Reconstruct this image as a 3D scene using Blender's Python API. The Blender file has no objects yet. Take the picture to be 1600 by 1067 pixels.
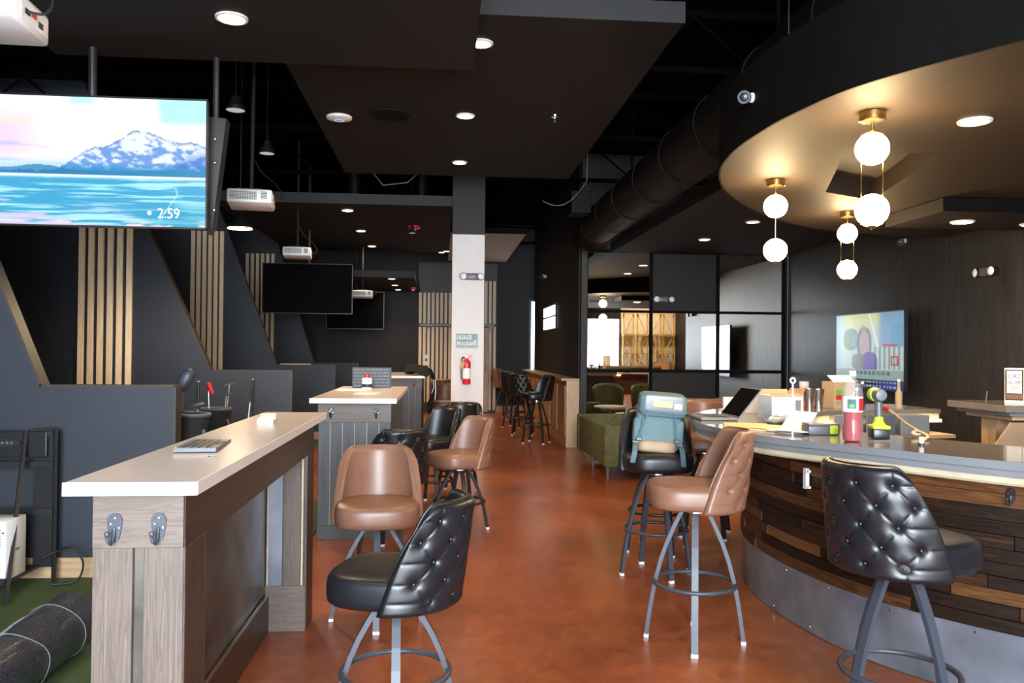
import bpy, bmesh, math, random
import numpy as np
from mathutils import Vector, Matrix
random.seed(7)
PI = math.pi
SC = bpy.context.scene
C = SC.collection

# ------------------------------------------------------------------ camera
F_PX, CAM_H, VP, ROLL = 1280.0, 1.41, (690.0, 547.0), 0.0095
dx, dy = VP[0] - 800.0, -(VP[1] - 533.5)
cr, sr = math.cos(ROLL), math.sin(ROLL)
ux, uy = cr * dx - sr * dy, sr * dx + cr * dy
yaw = math.atan2(-ux, F_PX)
pitch = -math.atan2(uy, math.hypot(F_PX, ux))
FW = Vector((math.sin(yaw) * math.cos(pitch), math.cos(yaw) * math.cos(pitch), math.sin(pitch)))
R0 = Vector((math.cos(yaw), -math.sin(yaw), 0))
U0 = R0.cross(FW)
RT = cr * R0 + sr * U0
UP = -sr * R0 + cr * U0
cam_d = bpy.data.cameras.new('camera')
cam_d.sensor_width = 36.0
cam_d.lens = 36.0 * F_PX / 1600.0
cam_d.clip_start = 0.05
cam = bpy.data.objects.new('camera', cam_d)
C.objects.link(cam)
m = Matrix((RT, UP, -FW)).transposed().to_4x4()
m.translation = Vector((0, 0, CAM_H))
cam.matrix_world = m
SC.camera = cam

# ------------------------------------------------------------------ world, exposure, daylight strengths
WIN = 54.0          # radiance of the shop-front panes behind the camera
WIN_COL = (0.81, 0.90, 1.0)
GLOBE = 140.0
DOWN = 60.0
SPOT = 130.0          # watts of each recessed downlight
WARM = (1.0, 0.66, 0.33)
w = bpy.data.worlds.new('world')
SC.world = w
w.use_nodes = True
w.node_tree.nodes['Background'].inputs[0].default_value = (0.55, 0.7, 1.0, 1)
w.node_tree.nodes['Background'].inputs[1].default_value = 0.3
SC.view_settings.view_transform = 'Standard'
SC.view_settings.look = 'None'
SC.view_settings.gamma = 1.0
SC.view_settings.use_curve_mapping = False
SC.view_settings.exposure = 0.0
SC.cycles.max_bounces = 8
SC.cycles.diffuse_bounces = 4
SC.cycles.glossy_bounces = 4
SC.cycles.transmission_bounces = 6
SC.cycles.sample_clamp_indirect = 6.0
SC.cycles.use_denoising = True


# ------------------------------------------------------------------ materials
def nt(name):
    mt = bpy.data.materials.new(name)
    mt.use_nodes = True
    t = mt.node_tree
    return mt, t, t.nodes['Principled BSDF']


def setp(b, col=None, rough=None, metal=None, spec=None, coat=None, trans=None, ior=None):
    if col is not None: b.inputs['Base Color'].default_value = (*col, 1)
    if rough is not None: b.inputs['Roughness'].default_value = rough
    if metal is not None: b.inputs['Metallic'].default_value = metal
    if spec is not None: b.inputs['Specular IOR Level'].default_value = spec
    if coat is not None: b.inputs['Coat Weight'].default_value = coat
    if trans is not None: b.inputs['Transmission Weight'].default_value = trans
    if ior is not None: b.inputs['IOR'].default_value = ior


def coords(t, scale=(1, 1, 1), kind='Object', rand=False):
    tc = t.nodes.new('ShaderNodeTexCoord')
    mp = t.nodes.new('ShaderNodeMapping')
    mp.inputs['Scale'].default_value = scale
    t.links.new(tc.outputs[kind], mp.inputs[0])
    if rand:
        oi = t.nodes.new('ShaderNodeObjectInfo')
        vm = t.nodes.new('ShaderNodeVectorMath'); vm.operation = 'SCALE'
        vm.inputs[0].default_value = (37, 53, 71)
        t.links.new(oi.outputs['Random'], vm.inputs['Scale'])
        t.links.new(vm.outputs[0], mp.inputs['Location'])
    return mp


def noise(t, mp, scale=5, detail=4, rough=.55, dist=0):
    n = t.nodes.new('ShaderNodeTexNoise')
    n.inputs['Scale'].default_value = scale
    n.inputs['Detail'].default_value = detail
    n.inputs['Roughness'].default_value = rough
    n.inputs['Distortion'].default_value = dist
    t.links.new(mp.outputs[0], n.inputs['Vector'])
    return n


def ramp(t, src, stops):
    r = t.nodes.new('ShaderNodeValToRGB')
    e = r.color_ramp.elements
    while len(e) < len(stops): e.new(.5)
    for el, (p, c) in zip(e, stops):
        el.position = p
        el.color = (*c, 1)
    t.links.new(src, r.inputs[0])
    return r


def bump(t, src, b, strength=.2, dist=.01):
    bp = t.nodes.new('ShaderNodeBump')
    bp.inputs['Strength'].default_value = strength
    bp.inputs['Distance'].default_value = dist
    t.links.new(src, bp.inputs['Height'])
    t.links.new(bp.outputs[0], b.inputs['Normal'])


def plain(name, col, rough=.5, metal=0, var=.12, nscale=8, spec=.5, bmp=0, coat=0):
    """a solid paint / metal / plastic with a little natural variation"""
    mt, t, b = nt(name)
    setp(b, col, rough, metal, spec, coat)
    n = noise(t, coords(t), nscale)
    lo = tuple(c * (1 - var) for c in col)
    hi = tuple(min(1, c * (1 + var)) for c in col)
    r = ramp(t, n.outputs[0], [(.3, lo), (.7, hi)])
    t.links.new(r.outputs[0], b.inputs['Base Color'])
    if bmp: bump(t, n.outputs[0], b, bmp, .004)
    return mt


def wood(name, stops, axis='Z', scale=3, stretch=14, rough=.5, rand=False, randmix=0., grain=.25, spec=.5):
    """long-grained wood, grain along axis; with rand each object takes its own piece of grain"""
    mt, t, b = nt(name)
    setp(b, stops[0][1], rough, 0, spec)
    s = [stretch, stretch, stretch]
    if axis == 'BAR': s = [3.0, 3.0, 34.0]
    else: s['XYZ'.index(axis)] = 1.0
    mp = coords(t, s, rand=rand)
    n = noise(t, mp, scale, 6, .6, 1.2)
    src = n.outputs[0]
    if randmix:
        oi = t.nodes.new('ShaderNodeObjectInfo')
        ma = t.nodes.new('ShaderNodeMath'); ma.operation = 'MULTIPLY_ADD'
        t.links.new(oi.outputs['Random'], ma.inputs[0])
        ma.inputs[1].default_value = randmix
        ms = t.nodes.new('ShaderNodeMath'); ms.operation = 'MULTIPLY_ADD'
        t.links.new(src, ms.inputs[0])
        ms.inputs[1].default_value = .95 if axis == 'BAR' else 1 - randmix
        ms.inputs[2].default_value = -.22 if axis == 'BAR' else 0
        t.links.new(ms.outputs[0], ma.inputs[2])
        src = ma.outputs[0]
    r = ramp(t, src, stops)
    t.links.new(r.outputs[0], b.inputs['Base Color'])
    bump(t, n.outputs[0], b, grain, .003)
    return mt


def emit(name, col, strength):
    mt = bpy.data.materials.new(name)
    mt.use_nodes = True
    t = mt.node_tree
    t.nodes.clear()
    e = t.nodes.new('ShaderNodeEmission')
    e.inputs[0].default_value = (*col, 1)
    e.inputs[1].default_value = strength
    o = t.nodes.new('ShaderNodeOutputMaterial')
    t.links.new(e.outputs[0], o.inputs[0])
    return mt


def screen_mat(name, strength):
    """a lit screen: the picture is stored per vertex of the screen, it gives off light behind glossy glass"""
    mt, t, b = nt(name)
    setp(b, (.01, .01, .01), .25)
    a = t.nodes.new('ShaderNodeVertexColor')
    a.layer_name = 'picture'
    t.links.new(a.outputs[0], b.inputs['Emission Color'])
    b.inputs['Emission Strength'].default_value = strength
    return mt


M = {}
M['wall'] = plain('black_wall_paint', (.009, .0085, .0085), .6, var=.15, spec=.35)
M['panelwall'] = wood('charcoal_wall_covering', [(.3, (.013, .0124, .0115)), (.7, (.034, .0325, .030))], 'Z', 2.0, 9, .55, grain=.1, spec=.3)
M['bay'] = plain('charcoal_bay_paint', (.0145, .018, .028), .55, var=.1, nscale=3)
M['baytrim'] = plain('dark_brown_edge_trim', (.035, .027, .02), .5)
M['void'] = plain('matt_black_deck', (.0015, .0015, .0015), .9, spec=.03)
M['duct'] = plain('dark_duct_paint', (.004, .003, .0024), .55, spec=.12)
M['cloud'] = plain('brown_black_ceiling_board', (.0078, .0056, .0047), .85, var=.06, spec=.25)
M['cloudedge'] = plain('grey_fascia_board', (.024, .025, .028), .65, spec=.3)
M['cloudpale'] = plain('pale_grey_ceiling_board', (.30, .28, .25), .8)
M['soffit'] = plain('bronze_soffit_paint', (.031, .022, .0155), .65, var=.04, spec=.2)
M['fascia'] = plain('black_soffit_fascia', (.0032, .0029, .0026), .75, spec=.1)
M['white'] = plain('white_paint', (.60, .585, .57), .6, var=.03)
M['whiteplastic'] = plain('white_plastic', (.72, .72, .73), .35, var=.03)
M['blackplastic'] = plain('black_plastic', (.012, .012, .013), .35)
M['grayplastic'] = plain('grey_plastic', (.09, .095, .11), .4)
M['offscreen'] = plain('switched_off_screen', (.0012, .0012, .0014), .6, spec=.04)
M['darkgrille'] = plain('dark_grille', (.16, .16, .17), .5)
M['slat'] = wood('pale_oak_slat', [(.25, (.62, .48, .30)), (.55, (.80, .64, .43)), (.8, (.86, .72, .52))], 'Z', 2.5, 10, .5, rand=True)
M['paleoak'] = wood('pale_oak_board', [(.25, (.33, .21, .11)), (.55, (.47, .31, .17)), (.8, (.54, .38, .22))], 'X', 2.5, 10, .5, rand=True)
M['paleoakz'] = wood('pale_oak_upright', [(.25, (.38, .25, .14)), (.55, (.52, .36, .21)), (.8, (.60, .44, .27))], 'Z', 2.5, 10, .5, rand=True)
M['warmoak'] = wood('honey_oak_panel', [(.25, (.30, .14, .055)), (.6, (.44, .22, .09)), (.85, (.52, .28, .13))], 'Z', 2.5, 9, .4, rand=True)
M['oak'] = wood('weathered_grey_oak', [(.22, (.045, .032, .025)), (.45, (.118, .086, .068)), (.56, (.075, .054, .042)), (.68, (.15, .112, .09)), (.85, (.185, .142, .117))], 'Z', 3.0, 22, .5, rand=True, grain=.5)
M['oakx'] = wood('weathered_grey_oak_rail', [(.22, (.05, .036, .028)), (.45, (.13, .096, .076)), (.56, (.085, .062, .048)), (.85, (.19, .148, .122))], 'X', 3.6, 15, .5, rand=True, grain=.5)
M['darkoak'] = wood('dark_brown_oak', [(.2, (.016, .010, .008)), (.6, (.045, .028, .020)), (.85, (.07, .045, .032))], 'Y', 3, 13, .42, rand=True, grain=.5)
M['darkoakz'] = wood('dark_brown_oak_upright', [(.2, (.025, .016, .012)), (.6, (.065, .043, .031)), (.85, (.095, .065, .048))], 'Z', 3, 13, .42, rand=True, grain=.5)
M['bluoak'] = wood('black_stained_plank', [(.2, (.026, .027, .032)), (.6, (.055, .058, .068)), (.85, (.085, .088, .098))], 'Z', 3, 13, .45, rand=True, grain=.5)
M['barplank'] = wood('mixed_brown_bar_plank', [(.15, (.005, .003, .002)), (.42, (.018, .0085, .0045)), (.62, (.046, .019, .0075)), (.88, (.12, .050, .018))], 'BAR', 2.2, 1, .48, rand=True, randmix=.5, grain=.6, spec=.22)
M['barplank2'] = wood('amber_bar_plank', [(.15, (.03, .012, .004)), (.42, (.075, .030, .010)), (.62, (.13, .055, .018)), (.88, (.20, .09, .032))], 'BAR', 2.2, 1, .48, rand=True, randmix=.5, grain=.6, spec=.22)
M['hide'] = plain('mottled_dark_steel_sheet', (.10, .088, .075), .36, .6, var=.75, nscale=4)
M['kick'] = plain('grey_steel_sheet', (.17, .185, .22), .34, .45, var=.35, nscale=3.5)
M['quartz'] = plain('cream_quartz', (.82, .71, .66), .2, var=.03, nscale=60)
M['quartzedge'] = plain('white_quartz', (.78, .74, .72), .3, var=.02)
M['bartop'] = plain('grey_brown_quartz', (.17, .145, .125), .12, var=.06, nscale=40)
M['baredge'] = plain('grey_bar_edge', (.17, .178, .19), .4, var=.05)
M['ply'] = plain('raw_plywood_edge', (.46, .39, .27), .6)
M['steelblue'] = plain('charcoal_powder_coat', (.040, .047, .062), .46, .15, var=.06)
M['steelblack'] = plain('black_powder_coat', (.02, .02, .022), .35, .2)
M['chrome'] = plain('brushed_chrome', (.75, .75, .75), .18, 1.0, var=.05)
M['brass'] = plain('aged_brass', (.52, .36, .14), .25, 1.0, var=.08)
M['gold'] = plain('gold_paint', (.85, .55, .12), .3, .6, var=.06)
M['red'] = plain('red_enamel', (.55, .02, .025), .3)
M['lime'] = plain('lime_plastic', (.50, .68, .03), .4)
M['green'] = plain('green_print', (.12, .35, .05), .5)
M['velvet'] = plain('olive_velvet', (.075, .078, .026), .75, var=.3, nscale=14)
M['paper'] = plain('white_paper', (.80, .79, .77), .7, var=.02)
M['manila'] = plain('manila_paper', (.70, .50, .24), .7, var=.03)
M['card'] = plain('brown_cardboard', (.40, .27, .15), .7, var=.08)
M['tan'] = plain('tan_leather', (.30, .20, .12), .5)
M['teal'] = plain('slate_blue_canvas', (.095, .165, .185), .8, var=.1, nscale=40, bmp=.2)
M['tealdark'] = plain('slate_blue_webbing', (.075, .14, .16), .8)
M['pocket'] = plain('grey_blue_vinyl_window', (.17, .20, .225), .3)
M['turf'] = None
M['cloth'] = plain('black_cloth', (.008, .008, .009), .85)
M['signgrey'] = plain('slate_green_sign', (.14, .22, .22), .5, var=.04)
M['navy'] = plain('dark_menu_board', (.016, .020, .032), .5)
M['siding'] = wood('pale_grey_siding', [(.3, (.42, .43, .44)), (.7, (.55, .56, .57))], 'Z', 2, 8, .6)
M['floorstrip'] = plain('rubber_black', (.01, .01, .01), .6)
M['globe'] = emit('lit_opal_globe', (1.0, .70, .36), GLOBE)
M['lamp'] = emit('lit_warm_lens', (1.0, .72, .40), DOWN)
M['lampfar'] = emit('lit_warm_lens_soft', (1.0, .72, .40), 22)
M['lensglow'] = emit('unlit_lens_self_glow', (.9, .92, 1.0), .5)  # switched-off white lens; faint glow stands in for daylight on it
M['led'] = emit('warm_led_strip', (1.0, .62, .26), 14)
M['daypane'] = emit('bright_day_through_pane', WIN_COL, WIN)
M['daypane3'] = emit('dimmer_day_pane', (.9, .95, 1.0), 7.0)  # weaker emission on the side panes, keeping daylight highlights narrow
M['daypane2'] = emit('bright_sky_pane', (.96, .98, 1.0), 6)
M['signlit'] = emit('backlit_sign_face', (1.0, .93, .80), 3.0)
M['bluelight'] = emit('blue_indicator', (.35, .45, 1.0), 1.5)
M['screen'] = screen_mat('lit_screen', 1.12)


def leather(name, col, rough, coat=0.0):
    mt, t, b = nt(name)
    setp(b, col, rough, 0, .5, coat)
    v = t.nodes.new('ShaderNodeTexVoronoi')
    mp = coords(t)
    v.inputs['Scale'].default_value = 320
    t.links.new(mp.outputs[0], v.inputs['Vector'])
    bump(t, v.outputs['Distance'], b, .08, .001)
    n = noise(t, mp, 9)
    r = ramp(t, n.outputs[0], [(.3, tuple(c * .88 for c in col)), (.7, tuple(c * 1.1 for c in col))])
    t.links.new(r.outputs[0], b.inputs['Base Color'])
    return mt


M['brown'] = leather('brown_leatherette', (.185, .088, .054), .40)
M['black'] = leather('black_leatherette', (.0075, .008, .0105), .37)


def mk_floor():
    mt, t, b = nt('stained_polished_concrete')
    setp(b, (.3, .07, .02), .2, 0, .5)
    mp = coords(t)
    n1 = noise(t, mp, .9, 8, .62, .8)
    n2 = noise(t, mp, 7, 6, .7, 1.5)
    n3 = noise(t, mp, 45, 3, .6)
    mx = t.nodes.new('ShaderNodeMath'); mx.operation = 'MULTIPLY_ADD'
    t.links.new(n2.outputs[0], mx.inputs[0]); mx.inputs[1].default_value = .45
    ad = t.nodes.new('ShaderNodeMath'); ad.operation = 'MULTIPLY'
    t.links.new(n1.outputs[0], ad.inputs[0]); ad.inputs[1].default_value = .55
    t.links.new(ad.outputs[0], mx.inputs[2])
    r = ramp(t, mx.outputs[0], [(.34, (.135, .033, .013)), (.46, (.225, .057, .020)), (.56, (.30, .086, .029)), (.7, (.39, .140, .054))])
    t.links.new(r.outputs[0], b.inputs['Base Color'])
    rr = t.nodes.new('ShaderNodeMapRange')
    rr.inputs['To Min'].default_value = .277
    rr.inputs['To Max'].default_value = .30
    t.links.new(n2.outputs[0], rr.inputs[0])
    t.links.new(rr.outputs[0], b.inputs['Roughness'])
    return mt


def mk_turf():
    mt, t, b = nt('short_green_turf')
    setp(b, (.05, .09, .02), .9, 0, .2)
    mp = coords(t)
    n = noise(t, mp, 160, 3, .7)
    n2 = noise(t, mp, 3, 3)
    r = ramp(t, n.outputs[0], [(.3, (.028, .045, .016)), (.55, (.075, .11, .042)), (.75, (.15, .20, .09))])
    t.links.new(r.outputs[0], b.inputs['Base Color'])
    bump(t, n.outputs[0], b, .9, .012)
    return mt


def mk_roll():
    mt, t, b = nt('black_rubber_backing_in_clear_film')
    setp(b, (.02, .02, .022), .6, 0, .5, .55)
    mp = coords(t)
    n = noise(t, mp, 220, 2, .7)
    r = ramp(t, n.outputs[0], [(.38, (.006, .006, .008)), (.58, (.026, .028, .036)), (.72, (.20, .21, .25))])
    t.links.new(r.outputs[0], b.inputs['Base Color'])
    n2 = noise(t, mp, 18, 4, .6, 2)
    bump(t, n2.outputs[0], b, .55, .01)
    b.inputs['Coat Roughness'].default_value = .12
    return mt


def mk_glass(name, col=(1, 1, 1), rough=.02):
    mt, t, b = nt(name)
    setp(b, col, rough, 0, .5, 0, 1.0, 1.45)
    return mt


M['floor'] = mk_floor()
M['turf'] = mk_turf()
M['roll'] = mk_roll()
M['mirror'] = plain('mirror_glass', (.86, .87, .86), .012, 1.0, var=.01)
M['glass'] = mk_glass('clear_glass')
M['beer'] = plain('amber_beer', (.62, .24, .03), .15, var=.06)
M['pop'] = plain('red_fruit_drink', (.30, .003, .005), .15, var=.05)
M['film'] = plain('clear_film', (.80, .82, .85), .08)
M['film'].node_tree.nodes['Principled BSDF'].inputs['Alpha'].default_value = .10
M['glass'] = plain('clear_glass', (.85, .87, .88), .04)
M['glass'].node_tree.nodes['Principled BSDF'].inputs['Alpha'].default_value = .25


# ------------------------------------------------------------------ mesh builder
class MB:
    def __init__(self):
        self.v, self.f = [], []

    def add(self, vs, fs):
        o = len(self.v)
        self.v += [tuple(p) for p in vs]
        self.f += [tuple(i + o for i in f) for f in fs]
        return self

    def box(self, c, s, b=0.0, rot=None):
        hx, hy, hz = s[0] / 2, s[1] / 2, s[2] / 2
        if b <= 0:
            vs = [Vector((x * hx, y * hy, z * hz)) for x in (-1, 1) for y in (-1, 1) for z in (-1, 1)]
            fs = [(0, 1, 3, 2), (4, 6, 7, 5), (0, 4, 5, 1), (2, 3, 7, 6), (0, 2, 6, 4), (1, 5, 7, 3)]
        else:
            b = min(b, hx * .95, hy * .95, hz * .95)
            bm = bmesh.new()
            bmesh.ops.create_cube(bm, size=1.0)
            for q in bm.verts: q.co = Vector((q.co.x * s[0], q.co.y * s[1], q.co.z * s[2]))
            bmesh.ops.bevel(bm, geom=bm.edges[:], offset=b, segments=2, affect='EDGES', profile=.5)
            bm.verts.index_update()
            vs = [q.co.copy() for q in bm.verts]
            fs = [tuple(q.index for q in f.verts) for f in bm.faces]
            bm.free()
        if rot is not None:
            R = rot if isinstance(rot, Matrix) else Matrix.Rotation(rot, 3, 'Z')
            vs = [R @ q for q in vs]
        c = Vector(c)
        return self.add([q + c for q in vs], fs)

    def tube(self, pts, r, n=8, closed=False):
        pts = [Vector(p) for p in pts]
        rings = []
        k = len(pts)
        prev = None
        for i, p in enumerate(pts):
            if closed: d = pts[(i + 1) % k] - pts[i - 1]
            else: d = pts[min(i + 1, k - 1)] - pts[max(i - 1, 0)]
            d.normalize()
            a = prev if prev is not None else (Vector((0, 0, 1)) if abs(d.z) < .9 else Vector((1, 0, 0)))
            s = d.cross(a).normalized()
            u = s.cross(d).normalized()
            prev = u
            rr = r[i] if isinstance(r, (list, tuple)) else r
            rings.append([p + rr * (math.cos(2 * PI * j / n) * s + math.sin(2 * PI * j / n) * u) for j in range(n)])
        vs = [q for g in rings for q in g]
        fs = []
        for i in range(k if closed else k - 1):
            a, b2 = i * n, ((i + 1) % k) * n
            for j in range(n):
                fs.append((a + j, a + (j + 1) % n, b2 + (j + 1) % n, b2 + j))
        if not closed:
            fs.append(tuple(range(n))[::-1])
            fs.append(tuple((k - 1) * n + j for j in range(n)))
        return self.add(vs, fs)

    def lathe(self, prof, n=24, c=(0, 0, 0), axis=None, caps=True):
        """prof: list of (r, z); closed with caps when r > 0 at the ends"""
        vs, fs = [], []
        for r, z in prof:
            for j in range(n):
                vs.append(Vector((r * math.cos(2 * PI * j / n), r * math.sin(2 * PI * j / n), z)))
        for i in range(len(prof) - 1):
            for j in range(n):
                fs.append((i * n + j, i * n + (j + 1) % n, (i + 1) * n + (j + 1) % n, (i + 1) * n + j))
        if caps and prof[0][0] > 0: fs.append(tuple(range(n))[::-1])
        if caps and prof[-1][0] > 0: fs.append(tuple((len(prof) - 1) * n + j for j in range(n)))
        if axis is not None:
            q = Vector((0, 0, 1)).rotation_difference(Vector(axis).normalized()).to_matrix()
            vs = [q @ p for p in vs]
        c = Vector(c)
        return self.add([p + c for p in vs], fs)

    def prism(self, poly, a0, a1, plane='XY'):
        """extrude a polygon; plane XZ extrudes along Y, YZ along X"""
        def P(p, a):
            return {'XY': (p[0], p[1], a), 'XZ': (p[0], a, p[1]), 'YZ': (a, p[0], p[1])}[plane]
        n = len(poly)
        vs = [P(p, a0) for p in poly] + [P(p, a1) for p in poly]
        fs = [tuple(range(n))[::-1], tuple(range(n, 2 * n))]
        for i in range(n): fs.append((i, (i + 1) % n, n + (i + 1) % n, n + i))
        return self.add(vs, fs)

    def ribbon(self, A, B, z0, z1):
        """solid band between two matching plan curves A (outer) and B (inner)"""
        n = len(A)
        vs = []
        for a, b in zip(A, B):
            vs += [(a[0], a[1], z0), (a[0], a[1], z1), (b[0], b[1], z1), (b[0], b[1], z0)]
        fs = []
        for i in range(n - 1):
            o, p = i * 4, i * 4 + 4
            for k in range(4):
                fs.append((o + k, o + (k + 1) % 4, p + (k + 1) % 4, p + k))
        fs.append((0, 1, 2, 3))
        fs.append(((n - 1) * 4 + 3, (n - 1) * 4 + 2, (n - 1) * 4 + 1, (n - 1) * 4))
        return self.add(vs, fs)

    def sbox(self, c, h, e=.35, n=24, mrows=14, rot=None, bulge=None):
        """rounded (superellipsoid) box"""
        vs, fs = [], []
        def sp(a, p): return math.copysign(abs(a) ** p, a)
        for i in range(mrows + 1):
            ph = -PI / 2 + PI * i / mrows
            for j in range(n):
                th = 2 * PI * j / n
                p = Vector((h[0] * sp(math.cos(ph), e) * sp(math.cos(th), e),
                            h[1] * sp(math.cos(ph), e) * sp(math.sin(th), e), h[2] * sp(math.sin(ph), e)))
                if bulge: p = bulge(p)
                vs.append(p)
        for i in range(mrows):
            for j in range(n):
                fs.append((i * n + j, i * n + (j + 1) % n, (i + 1) * n + (j + 1) % n, (i + 1) * n + j))
        if rot is not None:
            R = rot if isinstance(rot, Matrix) else Matrix.Rotation(rot, 3, 'Z')
            vs = [R @ q for q in vs]
        c = Vector(c)
        return self.add([q + c for q in vs], fs)

    def grid(self, nu, nv, fn):
        vs = [fn(i / (nu - 1), j / (nv - 1)) for j in range(nv) for i in range(nu)]
        fs = [(j * nu + i, j * nu + i + 1, (j + 1) * nu + i + 1, (j + 1) * nu + i) for j in range(nv - 1) for i in range(nu - 1)]
        return self.add(vs, fs)

    def mesh(self, name, mat, smooth=False):
        me = bpy.data.meshes.new(name)
        me.from_pydata(self.v, [], self.f)
        bm = bmesh.new()
        bm.from_mesh(me)
        bmesh.ops.remove_doubles(bm, verts=bm.verts[:], dist=1e-6)
        bmesh.ops.recalc_face_normals(bm, faces=bm.faces[:])
        bm.to_mesh(me)
        bm.free()
        if mat is not None: me.materials.append(mat)
        if smooth:
            me.polygons.foreach_set('use_smooth', [True] * len(me.polygons))
            if smooth != 'all':
                try: me.set_sharp_from_angle(angle=math.radians(38))
                except Exception: pass
        me.update()
        return me


def obj(name, mb, mat=None, parent=None, smooth=False, label=None):
    me = mb.mesh(name, mat, smooth) if isinstance(mb, MB) else mb
    o = bpy.data.objects.new(name, me)
    C.objects.link(o)
    if parent is not None: o.parent = parent
    if label: o['label'] = label
    return o


def thing(name, label, cat, loc=(0, 0, 0), rz=0, group=None):
    o = bpy.data.objects.new(name, None)
    o.empty_display_size = .1
    C.objects.link(o)
    o.location = loc
    o.rotation_euler = (0, 0, rz)
    return tag(o, label, cat, group)


def tag(o, label, cat, group=None):
    o['label'] = label
    o['category'] = cat
    if group: o['group'] = group
    return o


def struct(name, mb, mat, parent=None, smooth=False):
    o = obj(name, mb, mat, parent, smooth)
    if parent is None: o['kind'] = 'structure'
    return o


def dup(root, loc, rz, label, group=None):
    r = root.copy(); C.objects.link(r)
    r.location = loc; r.rotation_euler = (0, 0, rz); r['label'] = label
    if group: r['group'] = group
    for ch in list(root.children):
        c = ch.copy(); C.objects.link(c); c.parent = r
        for g in ch.children:
            d = g.copy(); C.objects.link(d); d.parent = c
    return r


def B(c, s, b=0.0, rot=None): return MB().box(c, s, b, rot)


def text_mesh(s, size, mat, extrude=.001, align='LEFT', spacing=1.0):
    cu = bpy.data.curves.new('lettering', 'FONT')
    cu.body = s; cu.size = size; cu.extrude = extrude; cu.align_x = align; cu.space_character = spacing
    o = bpy.data.objects.new('lettering', cu)
    C.objects.link(o)
    dg = bpy.context.evaluated_depsgraph_get()
    me = bpy.data.meshes.new_from_object(o.evaluated_get(dg))
    bpy.data.objects.remove(o)
    me.materials.clear(); me.materials.append(mat)
    me.name = 'lettering'
    return me


def text(s, size, mat, parent, loc, rot=(PI / 2, 0, 0), align='LEFT', sx=1.0, name='lettering', extrude=.001, spacing=1.0):
    o = obj(name, text_mesh(s, size, mat, extrude, align, spacing), None, parent)
    o.location = loc; o.rotation_euler = rot; o.scale = (sx, 1, 1)
    return o


def spline(pts, n=10):
    """Catmull-Rom through plan points"""
    P = [Vector((*p, 0)) for p in pts]
    P = [2 * P[0] - P[1]] + P + [2 * P[-1] - P[-2]]
    out = []
    for i in range(1, len(P) - 2):
        for k in range(n):
            t = k / n
            a, b, c, d = P[i - 1:i + 3]
            out.append(.5 * ((2 * b) + (c - a) * t + (2 * a - 5 * b + 4 * c - d) * t * t + (3 * b - a - 3 * c + d) * t ** 3))
    out.append(P[-2])
    return [(p.x, p.y) for p in out]


def smooth3(pts, n=6):
    P = [Vector(p) for p in pts]
    P = [2 * P[0] - P[1]] + P + [2 * P[-1] - P[-2]]
    out = []
    for i in range(1, len(P) - 2):
        a, b, c, d = P[i - 1:i + 3]
        for k in range(n):
            t = k / n
            out.append(.5 * ((2 * b) + (c - a) * t + (2 * a - 5 * b + 4 * c - d) * t * t + (3 * b - a - 3 * c + d) * t ** 3))
    return out + [P[-2]]


def resample(pts, step):
    L = [0]
    for a, b in zip(pts, pts[1:]): L.append(L[-1] + math.hypot(b[0] - a[0], b[1] - a[1]))
    n = max(2, int(L[-1] / step) + 1)
    s = np.linspace(0, L[-1], n)
    xs = np.interp(s, L, [p[0] for p in pts]); ys = np.interp(s, L, [p[1] for p in pts])
    return list(zip(xs, ys)), L[-1]


def offset(pts, d):
    """shift a plan curve sideways (positive to the right of travel)"""
    out = []
    for i, p in enumerate(pts):
        a, b = pts[max(0, i - 1)], pts[min(len(pts) - 1, i + 1)]
        t = Vector((b[0] - a[0], b[1] - a[1])).normalized()
        out.append((p[0] + d * t.y, p[1] - d * t.x))
    return out


# ================================================================== ROOM SHELL
struct('floor', B((1, 7.5, -.05), (14.4, 23.2, .1)), M['floor'])
struct('ceiling', B((1, 7.5, 4.35), (14.4, 23.2, .1)), M['void'])
struct('wall_side_west', B((-6.1, 7.5, 2.15), (.1, 23.2, 4.3)), M['wall'])
struct('wall_end', B((-.42, 18.75, 2.15), (4.88, .1, 4.3)), M['wall'])       # between bays and window
struct('wall_end_bays', B((-4.45, 18.75, 2.15), (3.2, .1, 4.3)), M['wall'])
struct('wall_end_upper', B((3.5, 18.75, 3.45), (2.96, .1, 1.7)), M['wall'])
struct('wall_end_return', B((4.1, 18.75, 1.3), (2.0, .1, 2.6)), M['wall'])
struct('wall_side_east', B((8.05, 1.2, 2.15), (.1, 10.6, 4.3)), M['wall'])
struct('wall_panelled', B((5.15, 9.25, 2.15), (.1, 4.95, 4.3)), M['panelwall'])
struct('wall_panelled_return', B((6.6, 6.73, 2.15), (2.85, .1, 4.3)), M['wall'])
# far window beside the corridor end
wn = struct('window_far', B((2.54, 18.76, 1.32), (1.08, .03, 2.52)), M['daypane2'])
obj('window_frame', B((2.02, 18.72, 1.3), (.05, .06, 2.6)).box((3.07, 18.72, 1.3), (.05, .06, 2.6)).box((2.54, 18.72, 2.57), (1.0, .06, .05)), M['steelblack'], wn)
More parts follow.
